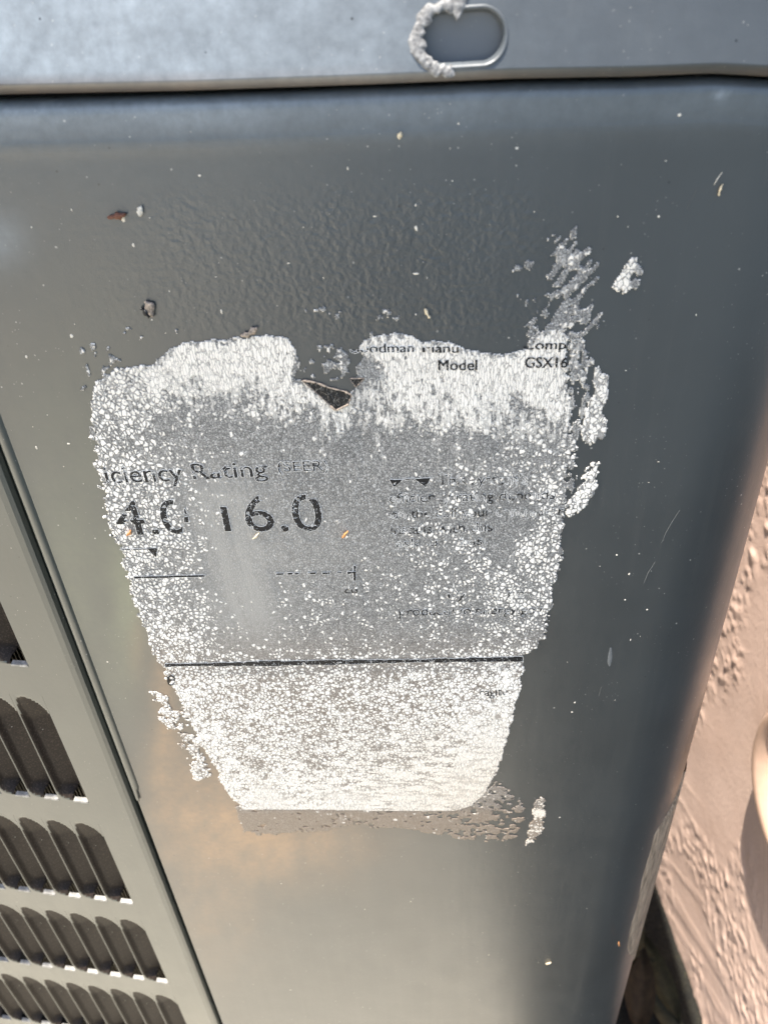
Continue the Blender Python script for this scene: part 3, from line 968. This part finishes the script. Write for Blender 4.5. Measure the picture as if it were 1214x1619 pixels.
sd_up = np.minimum(poly_sd(QX, QY, UPPER) + edge_n * 50, 60 * (strk * 1.4 + .35 * edge_n + .45 * fine_n - np.interp(poly_sd(QX, QY, UPPER), [0, 40], [.10, -.04]) - np.interp(QY, [340, 460, 545], [.06, .0, -.05])))
sd_no = np.minimum(poly_sd(QX, QY, NOTCH) + edge_n * 18, 60 * (fine_n + .6 * edge_n + .02))
sds = [sd_main, sd_strip, sd_left, sd_s1, sd_s2, sd_rf, sd_up, sd_no, sd_s4]
sd_top = np.full(XX.shape, -9.0)
for k, T in enumerate(TOPS):
    sd_top = np.maximum(sd_top, np.minimum(poly_sd(QX, QY, T) + edge_n * 30, 60 * ((fine_n * .8 + strk * .6) + edge_n * .5 - (.15 if k != 3 else .22))))
sds.append(sd_top)
SD = np.max(sds, axis=0)
# windows torn through to the black backing
TRI1 = [(478, 600), (500, 604), (520, 612), (545, 618), (556, 624), (551, 638), (531, 648), (520, 638)]
TRI2 = [(553, 598), (576, 597), (563, 611)]
# letters eaten right through are handled on the lettering itself

# layout of the remaining white: control points (photo x, y, share of flakes, upright grain)
CP = np.array([
    (300, 560, 1.03, 1), (400, 560, 1.1, 1), (455, 550, 1.05, 1), (440, 590, .93, 1), (350, 595, .9, .9), (250, 590, .88, .6), (200, 600, .72, .3), (170, 640, .7, .1), (240, 640, .62, .2), (330, 630, .60, .5),
    (420, 620, .82, .7), (470, 620, .88, .9), (500, 648, .75, .8), (540, 662, .55, .7), (380, 648, .35, .3), (600, 560, 1.05, 1), (700, 570, 1.12, 1), (800, 580, 1.12, 1), (880, 580, 1.1, 1), (650, 620, 1.0, 1),
    (750, 620, 1.0, 1), (850, 620, 1.03, 1), (890, 640, .97, 1), (610, 645, .78, .8), (700, 655, .72, .7), (760, 662, .82, .7), (830, 662, .5, .5), (880, 680, .45, .4), (570, 585, .1, .3), (560, 640, .35, .5),
    (160, 700, .62, 0), (200, 690, .45, 0), (260, 690, .3, 0), (330, 680, .16, 0), (400, 690, .1, 0), (480, 685, .06, .1), (560, 700, .04, .1), (640, 700, .12, .1), (700, 700, .26, .1), (760, 705, .12, .1),
    (820, 720, .5, 0), (870, 720, .45, 0), (180, 770, .62, 0), (230, 800, .66, 0), (250, 850, .7, 0), (300, 870, .5, 0), (220, 900, .66, 0), (300, 780, .45, 0), (350, 720, .22, 0), (430, 720, .1, 0),
    (520, 760, .10, 0), (580, 800, .10, 0), (600, 860, .15, 0), (520, 880, .12, 0), (440, 820, .14, 0), (400, 900, .1, 0), (350, 900, .15, 0), (650, 780, .26, 0), (700, 800, .38, 0), (740, 770, .38, 0),
    (800, 785, .3, 0), (803, 812, .0, 0), (795, 835, .0, 0), (778, 850, .06, 0), (850, 800, .55, 0), (870, 850, .68, 0), (840, 870, .7, 0), (750, 880, .56, 0), (680, 860, .38, 0), (640, 900, .28, 0),
    (700, 930, .38, 0), (800, 930, .52, 0), (850, 950, .52, 0), (860, 900, .62, 0), (240, 960, .62, 0), (300, 960, .55, 0), (270, 1010, .62, 0), (350, 1000, .4, 0), (450, 990, .28, 0), (550, 990, .28, 0),
    (600, 960, .22, 0), (650, 1000, .26, 0), (720, 1000, .32, 0), (800, 1010, .42, 0), (840, 1000, .4, 0), (280, 1080, .66, 0), (350, 1080, .58, 0), (450, 1080, .42, 0), (550, 1080, .46, 0), (650, 1080, .5, 0),
    (750, 1080, .62, 0), (810, 1070, .92, 0), (300, 1130, .82, 0), (400, 1140, .58, 0), (500, 1130, .5, 0), (600, 1130, .5, 0), (700, 1130, .62, 0), (795, 1120, .95, .2), (765, 1150, .9, .3), (780, 1185, 1.08, .6),
    (340, 1190, .86, 0), (420, 1190, .7, 0), (520, 1190, .66, 0), (620, 1190, .7, .1), (700, 1190, .82, .2), (370, 1240, .92, 0), (450, 1240, .86, 0), (550, 1240, .86, 0), (650, 1240, .92, .2), (740, 1230, 1.08, .6),
    (430, 1270, 1.05, .8), (550, 1270, 1.1, 1), (650, 1270, 1.1, 1), (740, 1262, 1.1, .8), (420, 1303, .22, 0), (500, 1300, .22, 0), (600, 1298, .26, 0), (700, 1303, .18, 0), (780, 1290, .12, 0), (800, 1265, .12, 0)])
sx = slice(None, None, 4)
cqx, cqy = QX[sx, sx], QY[sx, sx]
num = np.zeros(cqx.shape); num2 = np.zeros(cqx.shape); den = np.zeros(cqx.shape)
for (a, b, w, v) in CP:
    wt = 1.0 / (((cqx - a) ** 2 + (cqy - b) ** 2) + 120.0) ** 1.6
    num += wt * w; num2 += wt * v; den += wt


def up4(A):
    A = np.repeat(np.repeat(A, 4, 0), 4, 1)[:XX.shape[0], :XX.shape[1]]
    for ax in (0, 1):
        for _ in range(2):
            A = (np.roll(A, 1, ax) + A * 2 + np.roll(A, -1, ax)) / 4
    return A


DENS, GRAIN = up4(num / den), up4(num2 / den)
DENS = DENS + 0.02 * np.clip(1 - np.abs(DENS - .5) / .5, 0, 1)
DENS = DENS + (.27 * sstep(1045, 1075, QY) + .06 * sstep(420, 250, QX)) * np.clip(1.6 - 1.5 * DENS, 0, 1)
clump = fbm(XX * mm / 5.0, ZZ * mm / 4.0, 201, 4, 0.6) - .5
DENS = DENS + clump * np.interp(DENS, [0, .2, .6, 1, 1.15], [.08, .35, .7, .5, .12])
# long wavy cracks in the lower third
wv = fbm(XX * mm / 5.0 + 3 * (fbm(XX * 90, ZZ * 90, 5, 2) - .5), (ZZ + 0.25 * 0.02 * np.sin(XX * 60)) * mm / 2.1, 211, 4) - .5
low = sstep(1090, 1170, QY) * sstep(1272, 1240, QY) * sstep(1.03, .85, DENS)
DENS = DENS - low * np.clip(wv - .02, 0, 1) * 1.4
# scraps keep nearly all of their white, film patches little of it
other = np.max([sd_left, sd_s1, sd_s2, sd_s4], axis=0)
DENS = np.where((other > 0) & (sd_main < 0), .80 + .5 * clump, DENS)
thin = np.max([sd_rf, sd_up, sd_no, sd_top], axis=0)
DENS = np.where((thin > 0) & (sd_main < 0) & (other < 0), .34 + .9 * clump, DENS)
rim = sstep(14, 2, sd_main) * (sd_main > 0) * sstep(1080, 600, QY)
DENS = DENS - rim * 0.35 * (DENS > .8)
sdm0 = poly_sd(QX, QY, MAIN)
DENS = np.where((sdm0 < 0) & (QY > 1228) & (QX > 360) & (other < 0), .16 + .55 * clump, DENS)
DENS = DENS + .55 * sstep(1215, 1256, QY) * (sdm0 > 0)
GRAIN = np.where((sdm0 < 0), GRAIN * .3, GRAIN)
SMEAR = np.clip(np.exp(-(((QX - 355 - (QY - 760) * .16) / 62) ** 2)) * sstep(700, 790, QY) * sstep(1060, 960, QY) + .35 * np.exp(-(((QX - 500) / 90) ** 2 + ((QY - 860) / 60) ** 2)), 0, 1)
SMEAR *= 0.55 + 0.9 * fbm((XX + .1 * ZZ) * mm / 1.6, ZZ * mm / 30, 221, 3)
DENS = DENS * (1 - .5 * SMEAR)
CREAM = np.clip(sstep(1080, 1270, QY) * (0.35 + .65 * sstep(450, 800, QX)) + .25 * sstep(700, 560, QY), 0, 1)
TANL = np.clip(sstep(1268, 1290, QY) * .35 + .55 * sstep(960, 1120, QY) + np.exp(-(((QX - 270) / 30) ** 2)) * sstep(900, 1080, QY) * .25, 0, 1)

ink_free = np.minimum(-poly_sd(QX, QY, TRI1), -poly_sd(QX, QY, TRI2))
SD = np.minimum(SD, ink_free)


def sheet(name, sd, parent, top=-0.00022, mat=M_LABEL, label=None):
    """a thin sheet with ragged outline and turned-down rim, from a keep mask on the fine grid"""
    keepc = (sd[:-1, :-1] + sd[1:, :-1] + sd[:-1, 1:] + sd[1:, 1:]) > 0
    ny, nx = XX.shape
    r, c = np.nonzero(keepc)
    a = r * nx + c
    Q = np.stack([a, a + 1, a + nx + 1, a + nx], 1)
    used, inv = np.unique(Q, return_inverse=True)
    Q = inv.reshape(Q.shape)
    hgt = 0.00005 * np.clip(DENS, 0, 1).ravel()[used]
    Vt = np.stack([XX.ravel()[used], top - hgt + 0.00003 * edge_n.ravel()[used], ZZ.ravel()[used]], 1)
    E = np.vstack([Q[:, [0, 1]], Q[:, [1, 2]], Q[:, [2, 3]], Q[:, [3, 0]]])
    key = np.sort(E, 1).astype(np.int64); key = key[:, 0] * len(used) + key[:, 1]
    uq, idx, cnt = np.unique(key, return_index=True, return_counts=True)
    Eb = E[idx[cnt == 1]]
    bvs, binv = np.unique(Eb, return_inverse=True); binv = binv.reshape(Eb.shape)
    Vb = Vt[bvs].copy(); Vb[:, 1] = -0.00004
    n0 = len(Vt)
    Qb = np.stack([Eb[:, 1], Eb[:, 0], n0 + binv[:, 0], n0 + binv[:, 1]], 1)
    src = np.concatenate([used, used[bvs]])
    at = dict(flakes=DENS.ravel()[src], grain=GRAIN.ravel()[src], smear=SMEAR.ravel()[src], cream=CREAM.ravel()[src], tan_stain_bounce=TANL.ravel()[src])
    o = mesh_np(name, np.vstack([Vt, Vb]), np.vstack([Q, Qb]), mat, parent, B, attrs=at)
    if label: o['label'] = label
    return o


rating_label = sheet('rating_label', SD, ac, label='peeling white rating label with cracked flakes and broken black lettering')
DENS = np.where(sd_s3 > -3, .85 + .5 * clump, DENS)
GRAIN = np.where(sd_s3 > -3, 0.2, GRAIN)
sheet('paper_scrap', sd_s3, rating_label, label='loose white scrap with a dark hole, up and right of the label')
V, Fc = box_vf(0, 1, 0, 1, 0, 1)


def poly_plate(name, pts, mat, parent, y0, y1, label=None, jitter=0.0):
    """flat plate with the outline of a photo-pixel polygon on the face, from depth y0 (front) to y1"""
    P = [fxz(*p) for p in pts]
    n = len(P)
    V = [(x, y0, z) for x, z in P] + [(x, y1, z) for x, z in P]
    Fc = [tuple(range(n))] + [(i, i + n, (i + 1) % n + n, (i + 1) % n) for i in range(n)]
    o = mesh_np(name, V, Fc, mat, parent, B, smooth=False)
    if label: o['label'] = label
    return o


def rim_strip(name, pts, w, mat, parent, h=0.0011, closed=True):
    """torn raised edge following a polygon"""
    P = [np.array(fxz(*p)) for p in pts]
    D = []
    for a, b in zip(P, P[1:] + ([P[0]] if closed else [])):
        for s in np.linspace(0, 1, 7)[:-1]:
            D.append(a * (1 - s) + b * s)
    V, Fc = [], []
    n = len(D)
    for i, p in enumerate(D):
        q = D[(i + 1) % n] if closed or i < n - 1 else D[i]
        pv = D[i - 1] if closed or i > 0 else D[i]
        t = q - pv; t /= (np.linalg.norm(t) + 1e-9)
        nn = np.array([-t[1], t[0]])
        k = 0.55 + 0.9 * random.random()
        for j in range(5):
            a = math.pi * j / 4
            V.append((p[0] + nn[0] * w * k * math.cos(a), -0.0001 - h * k * math.sin(a), p[1] + nn[1] * w * k * math.cos(a)))
    m = n if closed else n - 1
    for i in range(m):
        for j in range(4):
            a = i * 5 + j; b = ((i + 1) % n) * 5 + j
            Fc.append((a, a + 1, b + 1, b))
    return mesh_np(name, V, Fc, mat, parent, B)


poly_plate('black_backing', TRI1, M_FILM, rating_label, -0.0003, 0.0002, 'black triangle where the label has torn open')
poly_plate('black_backing', TRI2, M_FILM, rating_label, -0.0003, 0.0002)
rim_strip('torn_edge', TRI1, 0.00022, M_TORN, rating_label, 0.0006)
rim_strip('torn_edge', TRI2, 0.00014, M_TORN, rating_label, 0.0005)

# ---- lettering: glyph outlines rastered to small cells so that letters can be eaten away
RS = 0.00013


def glyph_tris(text, bold=0.0):
    cu = bpy.data.curves.new('glyphs', 'FONT')
    cu.body = text
    cu.resolution_u = 4
    cu.offset = bold
    ob = bpy.data.objects.new('glyphs', cu)
    COL.objects.link(ob)
    dg = bpy.context.evaluated_depsgraph_get()
    ev = ob.evaluated_get(dg)
    me = ev.to_mesh()
    me.calc_loop_triangles()
    V = np.array([v.co[:2] for v in me.vertices]).reshape(-1, 2)
    T = np.array([t.vertices[:] for t in me.loop_triangles])
    ev.to_mesh_clear()
    bpy.data.objects.remove(ob); bpy.data.curves.remove(cu)
    return V, T


CAPH = None


def raster(V, T):
    x0, x1 = V[:, 0].min() - 3 * RS, V[:, 0].max() + 3 * RS
    z0, z1 = V[:, 1].min() - 3 * RS, V[:, 1].max() + 3 * RS
    X = np.arange(x0, x1, RS); Z = np.arange(z0, z1, RS)
    mk = np.zeros((len(Z), len(X)), bool)
    for t in T:
        a, b, c = V[t[0]], V[t[1]], V[t[2]]
        ia = np.searchsorted(X, min(a[0], b[0], c[0])) - 1; ib = np.searchsorted(X, max(a[0], b[0], c[0])) + 1
        ja = np.searchsorted(Z, min(a[1], b[1], c[1])) - 1; jb = np.searchsorted(Z, max(a[1], b[1], c[1])) + 1
        ia, ja = max(ia, 0), max(ja, 0)
        gx_, gz_ = np.meshgrid(X[ia:ib], Z[ja:jb])
        d1 = (b[0] - a[0]) * (gz_ - a[1]) - (b[1] - a[1]) * (gx_ - a[0])
        d2 = (c[0] - b[0]) * (gz_ - b[1]) - (c[1] - b[1]) * (gx_ - b[0])
        d3 = (a[0] - c[0]) * (gz_ - c[1]) - (a[1] - c[1]) * (gx_ - c[0])
        ins = ((d1 >= 0) & (d2 >= 0) & (d3 >= 0)) | ((d1 <= 0) & (d2 <= 0) & (d3 <= 0))
        mk[ja:jb, ia:ib] |= ins
    return X, Z, mk


def dilate(m, n=1):
    for _ in range(n):
        k = m.copy()
        k[1:] |= m[:-1]; k[:-1] |= m[1:]; k[:, 1:] |= m[:, :-1]; k[:, :-1] |= m[:, 1:]
        m = k
    return m


def cells(name, X, Z, mk, y, mat, parent, depth=0.00012, label=None):
    r, c = np.nonzero(mk)
    if len(r) == 0:
        return None
    nx = len(X) + 1
    ex = np.append(X, X[-1] + RS) - RS / 2; ez = np.append(Z, Z[-1] + RS) - RS / 2
    a = r * nx + c
    Q = np.stack([a, a + 1, a + nx + 1, a + nx], 1)
    used, inv = np.unique(Q, return_inverse=True); Q = inv.reshape(Q.shape)
    rr, cc = used // nx, used % nx
    jx = (hash2(rr, cc, 3) - .5) * RS * .5; jz = (hash2(rr, cc, 4) - .5) * RS * .5
    V = np.stack([ex[cc] + jx, np.full(len(used), y), ez[rr] + jz], 1)
    o = mesh_np(name, V, Q, mat, parent, B, smooth=False)
    if label: o['label'] = label
    return o


def place(V, xl, xr, bl, br_, cap_px, capref, fit=None):
    """fit glyph coordinates to the span given in photo pixels"""
    p0, p1 = np.array(fxz(xl, bl)), np.array(fxz(xr, br_))
    h = fxz((xl + xr) / 2, (bl + br_) / 2 - cap_px)[1] - fxz((xl + xr) / 2, (bl + br_) / 2)[1]
    lo, hi = (V[:, 0].min(), V[:, 0].max()) if fit is None else fit
    s = (V[:, 0] - lo) / (hi - lo)
    return np.stack([p0[0] + (p1[0] - p0[0]) * s, p0[1] + (p1[1] - p0[1]) * s + V[:, 1] / capref * h], 1)


Hv, Ht = glyph_tris('H')
CAPREF = Hv[:, 1].max()


def wear_mask(X, Z, amount, scale=1.5, seed=301):
    gx_, gz_ = np.meshgrid(X, Z)
    n = fbm(gx_ * mm / scale, gz_ * mm / scale, seed, 3, 0.55)
    crk = np.abs(fbm(gx_ * mm / 1.1, gz_ * mm / 1.1, seed + 7, 2) - .5)
    return (n > amount) & (crk > 0.012)


def write(text, xl, xr, bl, br_, cap_px, wear=0.36, bold=0, ghost=False, erase=(), seed=301, halo=0):
    V, T = glyph_tris(text)
    V = place(V, xl, xr, bl, br_, cap_px, CAPREF)
    X, Z, mk = raster(V, T)
    if bold >= 2:
        mk = dilate(mk, bold - 1)
    if bold >= 1:
        mk[:, 1:] |= mk[:, :-1].copy()
    gx_, gz_ = np.meshgrid(X, Z)
    ok = wear_mask(X, Z, wear, 1.5, seed)
    q_x, q_y = topx(np.stack([gx_.ravel(), np.zeros(gx_.size), gz_.ravel()], 1))
    q_x = q_x.reshape(gx_.shape); q_y = q_y.reshape(gx_.shape)
    for (a, b, c, d) in erase:
        ok &= ~((q_x > a) & (q_x < b) & (q_y > c) & (q_y < d))
    lab = 'broken text reading ' + text.strip()
    word = cells('lettering', X, Z, mk & ok, -0.00040, M_INK, rating_label, label=lab)
    if ghost or halo:
        ring = dilate(mk, 1 if ghost else halo)
        g_ok = wear_mask(X, Z, wear - (0.03 if ghost else 0.0), 2.0, seed + 50)
        ring &= g_ok
        if ghost:
            ring &= ~mk
        if halo and not ghost:
            ring &= dilate(mk & ok, halo)
        cells('raised_edge', X, Z, ring, -0.00036, M_GHOST, rating_label)
    return word


write('Goodman', 551, 654, 557, 556, 14.5, .25, 1, erase=[(540, 580, 500, 552)], halo=1)
write('Manu', 668, 724, 556, 557, 14.0, .27, 1, erase=[(655, 690, 500, 548), (700, 735, 500, 547)], seed=311)
write('Comp', 826, 893, 552, 551, 14.5, .25, 1, erase=[(820, 842, 500, 547)], seed=321)
write('Model', 692, 753, 584.5, 584.5, 16.5, .22, 1, seed=331)
write('GSX16', 829, 895, 580.5, 580.5, 16.5, .17, 1, seed=341)
write('iciency', 170, 291, 763, 759, 27, .27, 1, seed=351, halo=1)
write('Rating', 307, 424, 757, 752, 25, .29, 1, erase=[(333, 347, 700, 747)], seed=361, halo=1)
write('(SEER)', 440, 520, 745, 743, 16, .29, 0, seed=371, halo=1)
write('4.0', 191, 304, 845, 842, 53, .30, 1, erase=[(275, 292, 785, 830), (290, 310, 825, 850)], seed=381, halo=1)
write('16.0', 356, 512, 839, 838, 57, .27, 1, seed=392, halo=1, erase=[(340, 368, 780, 800), (410, 424, 770, 790), (484, 502, 775, 788)])
write("This system's", 692, 833, 766, 764, 16, .50, 0, ghost=True, seed=401)
write('efficiency rating depends', 616, 876, 794, 788, 15.5, .50, 0, ghost=True, seed=411)
write('on the coil your contractor', 618, 890, 819, 813, 15.0, .50, 0, ghost=True, seed=421, erase=[(770, 830, 780, 830)])
write('installs with this', 618, 778, 844, 839, 15.0, .50, 0, ghost=True, seed=431)
write('ask  u    ads', 626, 762, 864, 860, 13, .50, 0, ghost=True, seed=441)
write('uy  nsi ro', 708, 830, 946, 943, 13, .50, 0, ghost=True, seed=451)
write('productinfo.energy.gov', 631, 856, 972, 969, 13.5, .43, 1, seed=461, halo=1, erase=[(625, 645, 950, 965), (660, 735, 950, 962)])
write('cagiten', 757, 811, 1100, 1097, 13, .50, 0, ghost=True, seed=471)
write('cu', 545, 565, 937, 936, 9, .40, 0, seed=481)


def marks(name, polys, wear, seed, label):
    """printed rules and wedges: polygons in photo pixels on the face"""
    Vv, Tt = [], []
    for poly in polys:
        i0 = len(Vv)
        Vv += [fxz(*p) for p in poly]
        Tt += [(i0, i0 + k, i0 + k + 1) for k in range(1, len(poly) - 1)]
    X, Z, mk = raster(np.array(Vv), np.array(Tt))
    ok = wear_mask(X, Z, wear, 1.4, seed)
    cells(name, X, Z, mk & ok, -0.00042, M_INK, rating_label, label=label)
    cells('raised_edge', X, Z, dilate(mk & ok, 1), -0.00037, M_GHOST, rating_label)


def bar(x0, y0, x1, y1, h):
    return [(x0, y0 - h / 2), (x1, y1 - h / 2), (x1, y1 + h / 2), (x0, y0 + h / 2)]


segs = []
xk = 262
rr_ = random.Random(3)
while xk < 824:
    w = rr_.uniform(4, 15)
    t = (xk - 262) / 562
    yk = 1050.5 - 10 * t
    h = np.interp(xk, [262, 300, 420, 560, 620, 800, 826], [5, 4.5, 8, 6.5, 5, 7.5, 9]) * rr_.uniform(.8, 1.15)
    segs.append(bar(xk, yk, min(xk + w + .5, 826), yk - 10 * w / 562, h))
    xk += w
marks('printed_rule', segs, .20, 501, 'thick black rule across the label above its bottom third')
marks('printed_rule', [bar(213, 912, 325, 909, 3.2)], .25, 511, 'short black rule under the number 4.0')
marks('dashed_rule', [bar(437, 906.5, 452, 906, 3), bar(455, 906, 463, 905.8, 3), bar(466, 905.8, 473, 905.5, 2.6), bar(487, 905.5, 500, 905, 3), bar(510, 905, 522, 905, 2.6), bar(533, 904.6, 541, 904.5, 2.2), bar(549, 904.5, 560, 904, 3.4),
                  [(559, 893), (563, 893), (563, 917), (559, 917)]], .20, 521, 'dashed rule ending in an upright tick')
marks('printed_rule', [bar(190, 868, 250, 866, 1.6)], .40, 531, 'hairline rule beside a small black wedge')
marks('printed_wedge', [[(234, 866), (250, 867), (248, 880), (241, 874)]], .05, 541, 'small black wedge below the number 4.0')
marks('printed_wedge', [[(615, 757), (638, 757), (623, 769)]], .05, 551, 'black wedge left of the ghosted text')
marks('printed_wedge', [[(655, 756), (681, 754), (673, 769)], bar(640, 757, 655, 756, 2)], .08, 561, 'black wedge touching the ghosted text')
# bold roman letter e under the thick rule
Ev, Et = [], []
ec = (271.5, 1074.5)
N = 40
for k in range(N + 1):
    a = math.radians(10 + 310 * k / N)
    th = 1.3 + 2.3 * abs(math.cos(a)) ** 1.5 * (1 if math.cos(a) < 0 else .45)
    for r in (7.0 - th, 7.2):
        Ev.append(fxz(ec[0] + r * .92 * math.cos(a), ec[1] - r * 1.15 * math.sin(a)))
for k in range(N):
    i = 2 * k
    Et += [(i, i + 1, i + 3), (i, i + 3, i + 2)]
i = len(Ev)
Ev += [fxz(ec[0] + a, ec[1] + b) for a, b in ((-5.5, -1), (6.2, -1.6), (6.2, .2), (-5.5, .8))]
Et += [(i, i + 1, i + 2), (i, i + 2, i + 3)]
X, Z, mk = raster(np.array(Ev), np.array(Et))
cells('lettering', X, Z, mk, -0.00042, M_INK, rating_label, label='bold black letter e under the thick rule')

# ------------------------------------------------------------------ scratches on the panel, dust and stuck debris
M_SCR = simple('pale_scratch', (0.11, 0.115, 0.115), 0.6, 0.2, 2000.0)


def scratch(pts, w, mat=M_SCR):
    P = [np.array(fxz(*p)) for p in pts]
    V, Fc = [], []
    for i, p in enumerate(P):
        t = P[min(i + 1, len(P) - 1)] - P[max(i - 1, 0)]; t /= np.linalg.norm(t)
        nn = np.array([-t[1], t[0]])
        k = w * (1.0 if 0 < i < len(P) - 1 else .35)
        V += [(p[0] + nn[0] * k, -0.00008, p[1] + nn[1] * k), (p[0], -0.00022, p[1]), (p[0] - nn[0] * k, -0.00008, p[1] - nn[1] * k)]
    for i in range(len(P) - 1):
        for j in range(2):
            Fc.append((3 * i + j, 3 * i + j + 1, 3 * i + j + 4, 3 * i + j + 3))
    return mesh_np('scratch', V, Fc, mat, panel, B)


scratch([(965, 1023), (964, 1036), (963, 1046), (963, 1053)], 0.0007)
scratch([(1074, 806), (1062, 824), (1052, 842), (1045, 858)], 0.00006)
scratch([(1035, 888), (1024, 905), (1017, 922)], 0.00008)
scratch([(1141, 272), (1133, 283), (1128, 292)], 0.00012, M_PALE)
scratch([(950, 1085), (946, 1100)], 0.00010)
scratch([(1085, 330), (1100, 300)], 0.00006)
# dust flecks too small to pick apart
DV, DF = [], []
r_ = random.Random(8)
for k in range(130):
    px_, py_ = r_.uniform(20, 1120), r_.uniform(180, 1600)
    x, z = fxz(px_, py_)
    if not (PX0 + 0.004 < x < X0 - 0.002 and z > -0.43):
        continue
    if -0.09 < x < 0.036 and -0.285 < z < -0.066 and r_.random() < .8:
        continue
    s = 0.00016 + 0.00042 * r_.random() ** 2.5
    i = len(DV); a0 = r_.random() * 6.28; n = 5
    asp = r_.uniform(.5, 1.6)
    for j in range(n):
        a = a0 + j * 6.28 / n
        q = s * r_.uniform(.6, 1.2)
        DV.append((x + q * math.cos(a) / asp, -0.00005, z + q * math.sin(a) * asp))
    DV.append((x, -0.00005 - s * .25, z))
    DF += [(i + j, i + (j + 1) % n, i + n) for j in range(n)]
tag(mesh_np('dust_flecks', DV, DF, M_PALE, panel, B, smooth=False), kind='stuff')


def crumb(name, px_, py_, L, W, ang_, mat, label, cat, thick=0.0006, seed=1, tw=0.0, depth=None):
    """a small irregular fragment stuck on the face"""
    r = random.Random(seed)
    x, z = fxz(px_, py_)
    V = []
    nl, nr_ = 8, 8
    for i in range(nl):
        s = i / (nl - 1)
        w = W * (math.sin(math.pi * min(max(s, .04), .96)) ** .6) * r.uniform(.45, 1.25) / 2
        bend = 0.12 * L * math.sin(2.6 * s + seed)
        for j in range(nr_):
            a = 2 * math.pi * j / nr_
            k = r.uniform(.55, 1.3)
            V.append(((s - .5) * L, -thick / 2 + thick / 2 * math.sin(a) * k - tw * s * L, bend + w * math.cos(a) * k))
    Q = []
    for i in range(nl - 1):
        for j in range(nr_):
            Q.append((i * nr_ + j, i * nr_ + (j + 1) % nr_, (i + 1) * nr_ + (j + 1) % nr_, (i + 1) * nr_ + j))
    Q.append(tuple(range(nr_))[::-1]); Q.append(tuple((nl - 1) * nr_ + j for j in range(nr_)))
    o = mesh_np(name, V, Q, mat)
    o.location = (x, -0.0001 if depth is None else depth, z)
    o.rotation_euler = (0, -math.radians(ang_), 0)
    tag(o, label, cat)
    return o


crumb('plant_fragment', 187, 340, .0042, .0016, 22, M_BROWN, 'reddish brown crumb stuck high on the left of the dark panel', 'plant debris', .0012, 2)
crumb('plant_fragment', 205, 840, .0024, .0012, 55, M_ORANGE, 'orange plant scrap beside the foot of the number 4', 'plant debris', .0008, 3, depth=-.0006)
crumb('plant_fragment', 405, 844, .0030, .0007, 35, M_STRAW, 'straw coloured sliver under the 6 of 16.0', 'plant debris', .0006, 4, depth=-.0006)
crumb('plant_fragment', 546, 842, .0029, .0011, 38, M_ORANGE, 'orange sliver right of the number 16.0', 'plant debris', .0008, 5, depth=-.0006)
crumb('paint_chip', 224, 333, .0022, .0017, 60, M_PALE, 'pale chip right beside the reddish brown crumb', 'chip', .0008, 6)
crumb('paint_chip', 633, 214, .0015, .0013, 80, M_STRAW, 'cream chip alone on the dark panel below the cap slot', 'chip', .0008, 7)
crumb('paint_chip', 238, 487, .0040, .0028, 120, M_TORN, 'curled torn chip standing off the panel above the label, upper left', 'chip', .0012, 8)
crumb('dark_chip', 231, 493, .0030, .0014, 130, M_FILM, 'black flake tucked under the curled torn chip', 'chip', .0014, 9)
crumb('paint_chip', 394, 522, .0048, .0022, 20, M_TORN, 'ragged grey chip lying along the top edge of the label', 'chip', .0009, 10)
crumb('plant_fragment', 4, 132, .0022, .0016, -40, M_BROWN, 'brown crumb caught on the lower lip of the cap', 'plant debris', .0016, 11, depth=-.0040)
crumb('seed_husk', 1138, 300, .0024, .0008, 70, M_STRAW, 'thin straw husk near the right side of the panel, high up', 'husk', .0006, 12)
crumb('plant_fragment', 978, 1491, .0034, .0010, 115, M_ORANGE, 'orange crumb low on the corner beside the scraped strip', 'plant debris', .0008, 14)
crumb('paint_chip', 676, 494, .0026, .0012, -50, M_STRAW, 'straw coloured flake above the middle of the label', 'chip', .0008, 15)
crumb('paint_chip', 866, 1521, .0026, .0016, 30, M_STRAW, 'straw coloured chip on the bare lower part of the panel', 'chip', .0008, 16)
